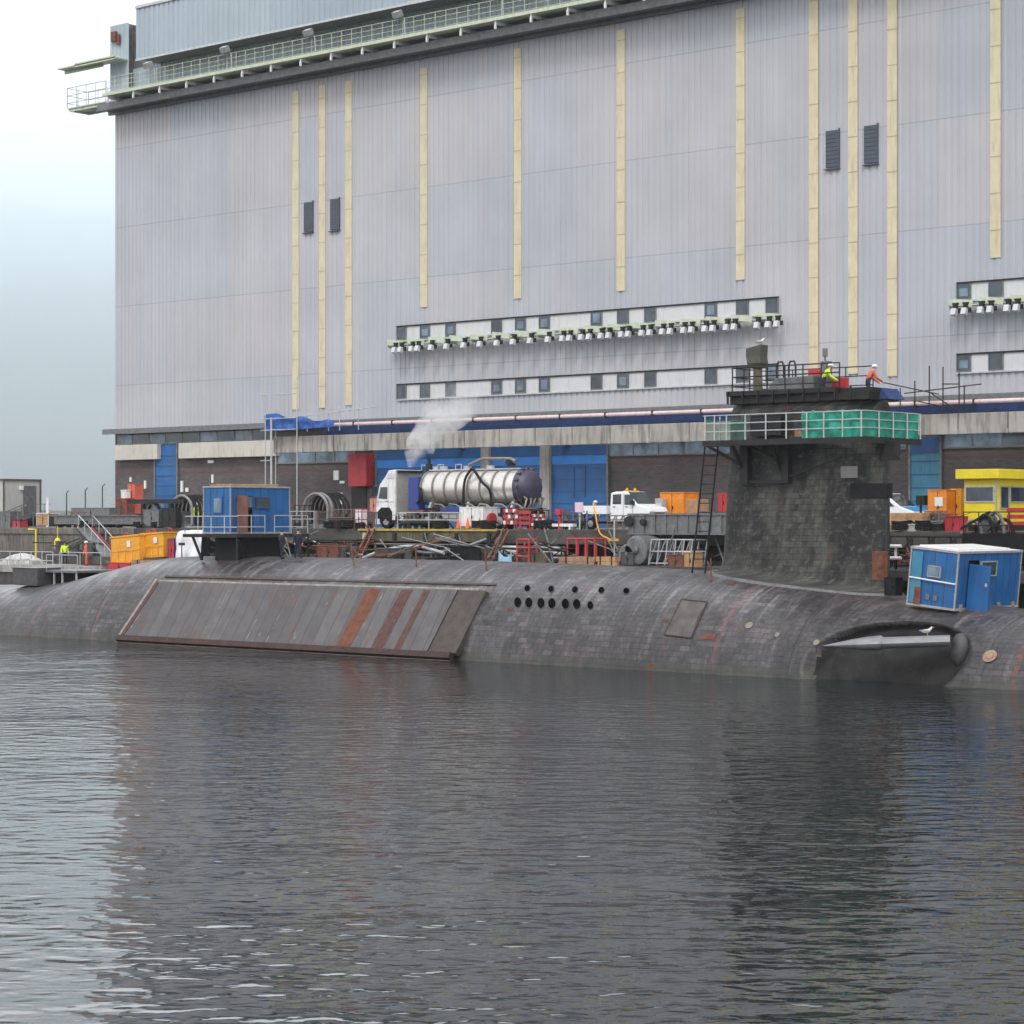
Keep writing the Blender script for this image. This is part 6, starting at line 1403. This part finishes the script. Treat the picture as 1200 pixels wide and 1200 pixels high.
crate('amber_container', 'second orange container directly beside the yellow kiosk', 'container', 1114, 1126, 574, 612, 109.6, 1.2, M_skip)
crate('dark_monitor_box', 'small dark box in front of the teal shutter door', 'box', 1074, 1083, 582, 592, 108.8, .4, M_dark); x = UX(1078, 108.9); g = MB(); g.box(x-.05, x+.05, 108.95, 109.05, Q, UZ(1078, 592, 108.8)-.002); g.box(x-.3, x+.3, 108.7, 109.2, Q, Q+.05); single(g, 'monitor_post', M_dark, 'dark post under the small dark box', 'post')
KY = 107.0; kx = UX(1167, KY); ks = thing('yellow_kiosk', 'bright yellow kiosk with flat roof and windows at the right edge', 'kiosk', (kx-1, KY+1.5, Q))
z0, z1 = Q+.35, UZ(1167, 561, KY); Lk = kx-UX(1130, KY)
g = MB(); g.box(kx-Lk, kx, KY, KY+3.4, z0, z1); g.build('wall', M_yellow, ks); g = MB(); g.box(kx-Lk-.35, kx+.35, KY-.35, KY+3.75, z1+.002, z1+.52); g.build('roof', M_yellow, ks, bevel=.03)
zw0, zw1 = z0+1.25, z1-.45
for bx_, fr in (((kx-Lk+.12, kx-.15, KY-.03, KY-.005, zw0, zw1), 'X'), ((kx+.005, kx+.03, KY+.5, KY+1.35, z0+.9, zw1), 'Y'), ((kx+.005, kx+.03, KY+1.6, KY+3.2, zw0, zw1), 'Y')):
    g = MB(); g.box(*bx_); o = g.build('window', M_glass, ks); x_0, x_1, y_0, y_1, q0, q1 = bx_; g = MB()
    if fr == 'X': g.box(x_0-.06, x_1+.06, KY-.05, KY-.004, q0-.07, q0); g.box(x_0-.06, x_1+.06, KY-.05, KY-.004, q1, q1+.07); g.box(x_0-.07, x_0, KY-.05, KY-.004, q0, q1); g.box(x_1, x_1+.07, KY-.05, KY-.004, q0, q1)
    else: g.box(kx+.004, kx+.05, y_0-.06, y_1+.06, q0-.07, q0); g.box(kx+.004, kx+.05, y_0-.06, y_1+.06, q1, q1+.07); g.box(kx+.004, kx+.05, y_0-.07, y_0, q0, q1); g.box(kx+.004, kx+.05, y_1, y_1+.07, q0, q1)
    g.build('frame', M_galv, o)
g = MB(); g.box(kx-Lk, kx, KY+.02, KY+3.38, Q, z0-.002); g.build('base', M_dark, ks); g = MB(); g.box(kx-.03, kx+.05, KY-.05, KY+.02, z0, z1); g.build('corner_post', M_galv, ks)
# dark walkway with hose reels at the right edge
dw = thing('dark_walkway', 'black steel walkway with hoses in front of the yellow kiosk', 'walkway', (UX(1160, 103), 103, Q-.6))
x0, x1 = UX(1132, 102.6), UX(1260, 102.6); g = MB(); g.box(x0, x1, 102.3, 103.9, Q-.45, Q-.12); g.box(x0, x1, 102.2, 102.3, Q-.9, Q-.1); g.build('deck', M_black, dw)
g = MB(); rail(g, x0, x1, 102.35, Q-.1, Q+1.0, .9, .03, 1); g.build('walkway_rail', M_dark, dw)
for i, (pa, h) in enumerate(((1140, 14), (1152, 20), (1163, 24), (1172, 16))):
    x = UX(pa, 103); P = [(x-.7, 103.0+i*.15, Q-.1)]+[(x-.5*math.cos(a), 103.0+i*.15, Q-.1+h*.045*math.sin(a)) for a in [math.pi*j/10 for j in range(11)]]+[(x+.6, 103.0+i*.15, Q-.1)]; g = MB(); g.tube(P, .1, 8); g.build('hose', M_black if i % 2 else M_grey, dw, smooth=True)
x = UX(1157, 103.4); g = MB(); g.cyl((x, 103.2, Q+.5), (x, 103.7, Q+.5), .45, 16); g.build('hose_reel', M_grey, dw)
g = MB(); a0 = U(1126, 620, 102.6); b0 = U(1160, 600, 102.6); g.beam(a0, b0, .1, .12); g.build('strut', M_dark, dw)
for i, (px0, px1, py, lb) in enumerate(((1042, 1056, 640, 'white rung of pipe between fin and bow cabin, upper'), (1042, 1056, 654, 'white rung of pipe between fin and bow cabin, lower'))):
    g = MB(); g.tube([U(px0, py, 101), U(px1, py, 101)], .09, 8); g.box(UX(px0+6, 101)-.05, UX(px0+6, 101)+.05, 101.1, 101.2, LZ, U(px0, py, 101).z); single(g, 'pipe_rail', M_white, lb, 'pipe')
frame_rack('dark_trestle', 'dark steel trestle on the landing behind the bow cabin', 'trestle', 1043, 1120, 628, 665, 101.4, 1.8, M_dark, 3, 2, True, .07)
# ============================================================ JUMBLE on the landing and quay edge
rnd = random.Random(11)
def spots(rs, n):
    for i in range(n):
        a, b = rs[i % len(rs)]; yield rnd.uniform(a, b)
RS = [(350, 430), (440, 580), (590, 700), (725, 850), (1045, 1110), (245, 350), (60, 130), (575, 660)]
tubes = [single(MB().tube([(0, 0, 0), (L, 0, 0)], .05, 6), 'scaffold_tube', m, 'loose scaffold tube in the jumble on the landing behind the submarine', 'tube', loc=(0, 0, 0), group='loose scaffold tubes on the landing') for L, m in ((2.6, M_rust), (3.4, M_grey), (2.0, M_dark), (4.2, M_grey))]
used = set()
for i, px in enumerate(spots(RS, 96)):
    o = tubes[i % 4]
    if i % 4 in used: c_ = o.copy(); COL.objects.link(c_)
    else: c_ = o; used.add(i % 4)
    y = rnd.uniform(100.6, 103.0); x = UX(px, y)
    steep = rnd.random() < .35; c_.location = (x, y, LZ+rnd.uniform(.05, .9)); c_.rotation_euler = (0, -rnd.uniform(.5, 1.3) if steep else -rnd.uniform(.0, .35), rnd.uniform(-.5, .5)+(3.14 if rnd.random() < .5 else 0))
    if steep: c_.scale = (.55, 1, 1); c_.location.z = LZ
def manifold():
    t = thing('valve_manifold', 'dark pipe manifold with hand wheels among the quay gear', 'manifold', (0, 0, 0), 'pipe manifolds on the quay edge')
    g = MB(); g.tube([(-.8, 0, .35), (.8, 0, .35)], .14, 10); g.tube([(-.8, 0, .35), (-.8, 0, 0)], .12, 8); g.tube([(.8, 0, .35), (.8, 0, 0)], .12, 8); g.build('pipe', M_dark, t, world=False, smooth=True)
    for x in (-.5, 0, .5):
        g = MB(); g.tube([(x, 0, .45), (x, 0, .95)], .07, 8); g.cyl((x, 0, .5), (x, 0, .56), .15, 10); g.cyl((x, 0, .8), (x, 0, .85), .14, 10); g.build('valve', M_grey, t, world=False)
        g = MB(); g.tube([(x+.2*math.cos(a), .2*math.sin(a), 1.0) for a in [2*math.pi*k/12 for k in range(13)]], .02, 5, cap=False); g.tube([(x-.2, 0, 1), (x+.2, 0, 1)], .02, 5); g.tube([(x, 0, .9), (x, 0, 1.02)], .03, 5); g.build('hand_wheel', M_red if x == 0 else M_rust, t, world=False)
    return t
def drum():
    t = thing('steel_drum', 'dark dented drum standing among the gear behind the submarine', 'drum', (0, 0, 0), 'drums among the quay gear')
    g = MB(); g.tube([(0, 0, 0), (0, 0, .28), (0, 0, .3), (0, 0, .32), (0, 0, .58), (0, 0, .6), (0, 0, .62), (0, 0, .88)], [.29, .29, .31, .29, .29, .31, .29, .29], 16); g.build('body', M_hulld, t, world=False, smooth=True)
    g = MB(); g.tube([(0.29*math.cos(a), .29*math.sin(a), .885) for a in [2*math.pi*k/16 for k in range(17)]], .018, 5, cap=False); g.build('rim', M_grey, t, world=False); return t
def coil():
    t = thing('hose_coil', 'black hose coil lying among the gear behind the submarine', 'hose', (0, 0, 0), 'hose coils among the quay gear')
    g = MB(); P = []
    for k in range(72): a = 2*math.pi*k/14; r = .42+.03*math.sin(k*.9); P.append((r*math.cos(a), r*math.sin(a), .06+.1*(k/14)*.8+.02*math.sin(k)))
    g.tube(P+[(1.1, .3, .05)], .05, 6); g.build('hose', M_black, t, world=False, smooth=True); return t
def stanch():
    t = thing('chain_stanchion', 'grey chain stanchion standing along the quay edge', 'stanchion', (0, 0, 0), 'stanchions along the quay edge')
    g = MB(); g.tube([(0, 0, 0), (0, 0, 1.05)], .035, 6); g.sphere((0, 0, 1.07), .06, 6); g.cyl((0, 0, 0), (0, 0, .03), .14, 8); g.build('post', M_grey, t, world=False)
    g = MB(); g.tube([(x, 0, 1.0-.25*math.sin(math.pi*x/1.9)) for x in [1.9*k/8 for k in range(9)]], .014, 4); g.build('chain', M_dark, t, world=False); return t
def scatter(fn, n, rs, yr, z, smin=1, smax=1):
    p = fn()
    for i, px in enumerate(spots(rs, n)):
        o = p if i == 0 else dup(p); y = rnd.uniform(*yr); o.location = (UX(px, y), y, z); o.rotation_euler.z = rnd.uniform(-.6, .6) if fn is not stanch else 0
        s_ = rnd.uniform(smin, smax); o.scale = (s_, s_, s_)
scatter(manifold, 28, [(345, 430), (600, 690), (80, 215), (1090, 1130), (470, 530), (735, 850), (350, 420)], (104.4, 107.5), Q, .7, 1.2)
scatter(manifold, 0, [], (0, 0), 0) if False else None
scatter(drum, 24, [(360, 420), (600, 650), (70, 130), (1085, 1120), (725, 780), (460, 580)], (101.0, 102.8), LZ, .9, 1.2)
scatter(coil, 22, [(380, 430), (600, 650), (100, 200), (1050, 1110), (480, 580), (740, 840)], (104.2, 104.6), Q, .8, 1.2)
p = stanch(); k = 0
for a_, b_2 in ((250, 345), (438, 470), (600, 700), (1100, 1135), (0, 60)):
    x = UX(a_, 103.9) if a_ < 1100 else UX(a_, 104.1)
    while x < UX(b_2, 103.9):
        o = p if k == 0 else dup(p); o.location = (x, 104.15, Q); x += 1.9; k += 1
fr = [('equipment_frame', 'grey tube frame with gear between the hose arch and the lorry', 385, 412, 597, 618, M_grey), ('equipment_frame', 'dark tube frame on the quay just left of the hose arch', 345, 362, 592, 618, M_dark), ('equipment_frame', 'dark tube frame standing behind the striped barriers', 612, 632, 598, 618, M_dark), ('equipment_frame', 'dark tube frame on the quay under the upper gantry beam', 100, 128, 604, 619, M_dark), ('equipment_frame', 'grey tube frame at the quay edge left of the long gangway beam', 712, 738, 604, 620, M_grey)]
for n_, lb, a_, b_2, c_, d_, m in fr: frame_rack(n_, lb, 'frame', a_, b_2, c_, d_, 104.7, .9, m, 3, 2, True, .035)
crate('machine_box', 'dark machine box among the gear right of the hose arch', 'machine', 392, 404, 603, 619, 105.2, .8, M_hulld); crate('machine_box', 'olive machine box under the middle of the pale pipes', 'machine', 612, 640, 648, 662, 100.8, .6, M_olive); crate('machine_box', 'dark machine box on the landing right of the drum fenders', 'machine', 728, 742, 648, 662, 100.6, .8, M_hulld)
crate('machine_box', 'dark machine box on the landing below the lorry cab', 'machine', 440, 470, 643, 657, 101.2, .8, M_hulld); crate('machine_box', 'rusty machine box on the landing right of the aft cabin platform', 'machine', 372, 396, 638, 656, 101.0, .9, M_rust); crate('machine_box', 'black machine box on the landing under the generator', 'machine', 528, 562, 641, 657, 101.2, .9, M_black)
# ============================================================ AIR
hz = D.materials.new('haze_air'); hz.use_nodes = True; nt = hz.node_tree; nt.nodes.clear(); o = N(nt, 'ShaderNodeOutputMaterial'); v = N(nt, 'ShaderNodeVolumePrincipled')
v.inputs['Color'].default_value = (.97, .985, 1, 1); v.inputs['Density'].default_value = .00011; v.inputs['Anisotropy'].default_value = .0; nt.links.new(v.outputs[0], o.inputs['Volume'])
g = MB(); g.box(-6600, 4100, -2100, 6600, -9, 680); tag(g.build('haze', hz), kind='stuff')

mm = D.materials.new('hill_mist'); mm.use_nodes = True; nt = mm.node_tree; nt.nodes.clear(); o = N(nt, 'ShaderNodeOutputMaterial'); v = N(nt, 'ShaderNodeVolumePrincipled')
v.inputs['Color'].default_value = (.9, .975, 1, 1); tc = N(nt, 'ShaderNodeTexCoord'); sp = N(nt, 'ShaderNodeSeparateXYZ'); nt.links.new(tc.outputs['Object'], sp.inputs[0])
zz = math_(nt, 'ADD', math_(nt, 'DIVIDE', sp.outputs[2], 640), math_(nt, 'MULTIPLY', math_(nt, 'SUBTRACT', noise_(nt, .006, 4), .5), .35))
d = math_(nt, 'MULTIPLY', ramp(nt, zz, [(.0, .55), (.2, .6), (.36, .95), (.46, .7), (.7, .0)]), .011); nt.links.new(d, v.inputs['Density']); nt.links.new(v.outputs[0], o.inputs['Volume'])
g = MB(); fw = Vector((FX, FY, 0)); rt_ = Vector((FY, -FX, 0)); c = fw*1900
q = [fw*1850-rt_*1300, fw*1850+rt_*300, fw*2250+rt_*400, fw*2250-rt_*1700]
g.add([Vector((p.x, p.y, z)) for z in (12, 660) for p in q], [(0, 1, 2, 3), (4, 5, 6, 7), (0, 1, 5, 4), (1, 2, 6, 5), (2, 3, 7, 6), (3, 0, 4, 7)])
tag(g.build('mist', mm, loc=(q[0].x, q[0].y, 12)), kind='stuff')
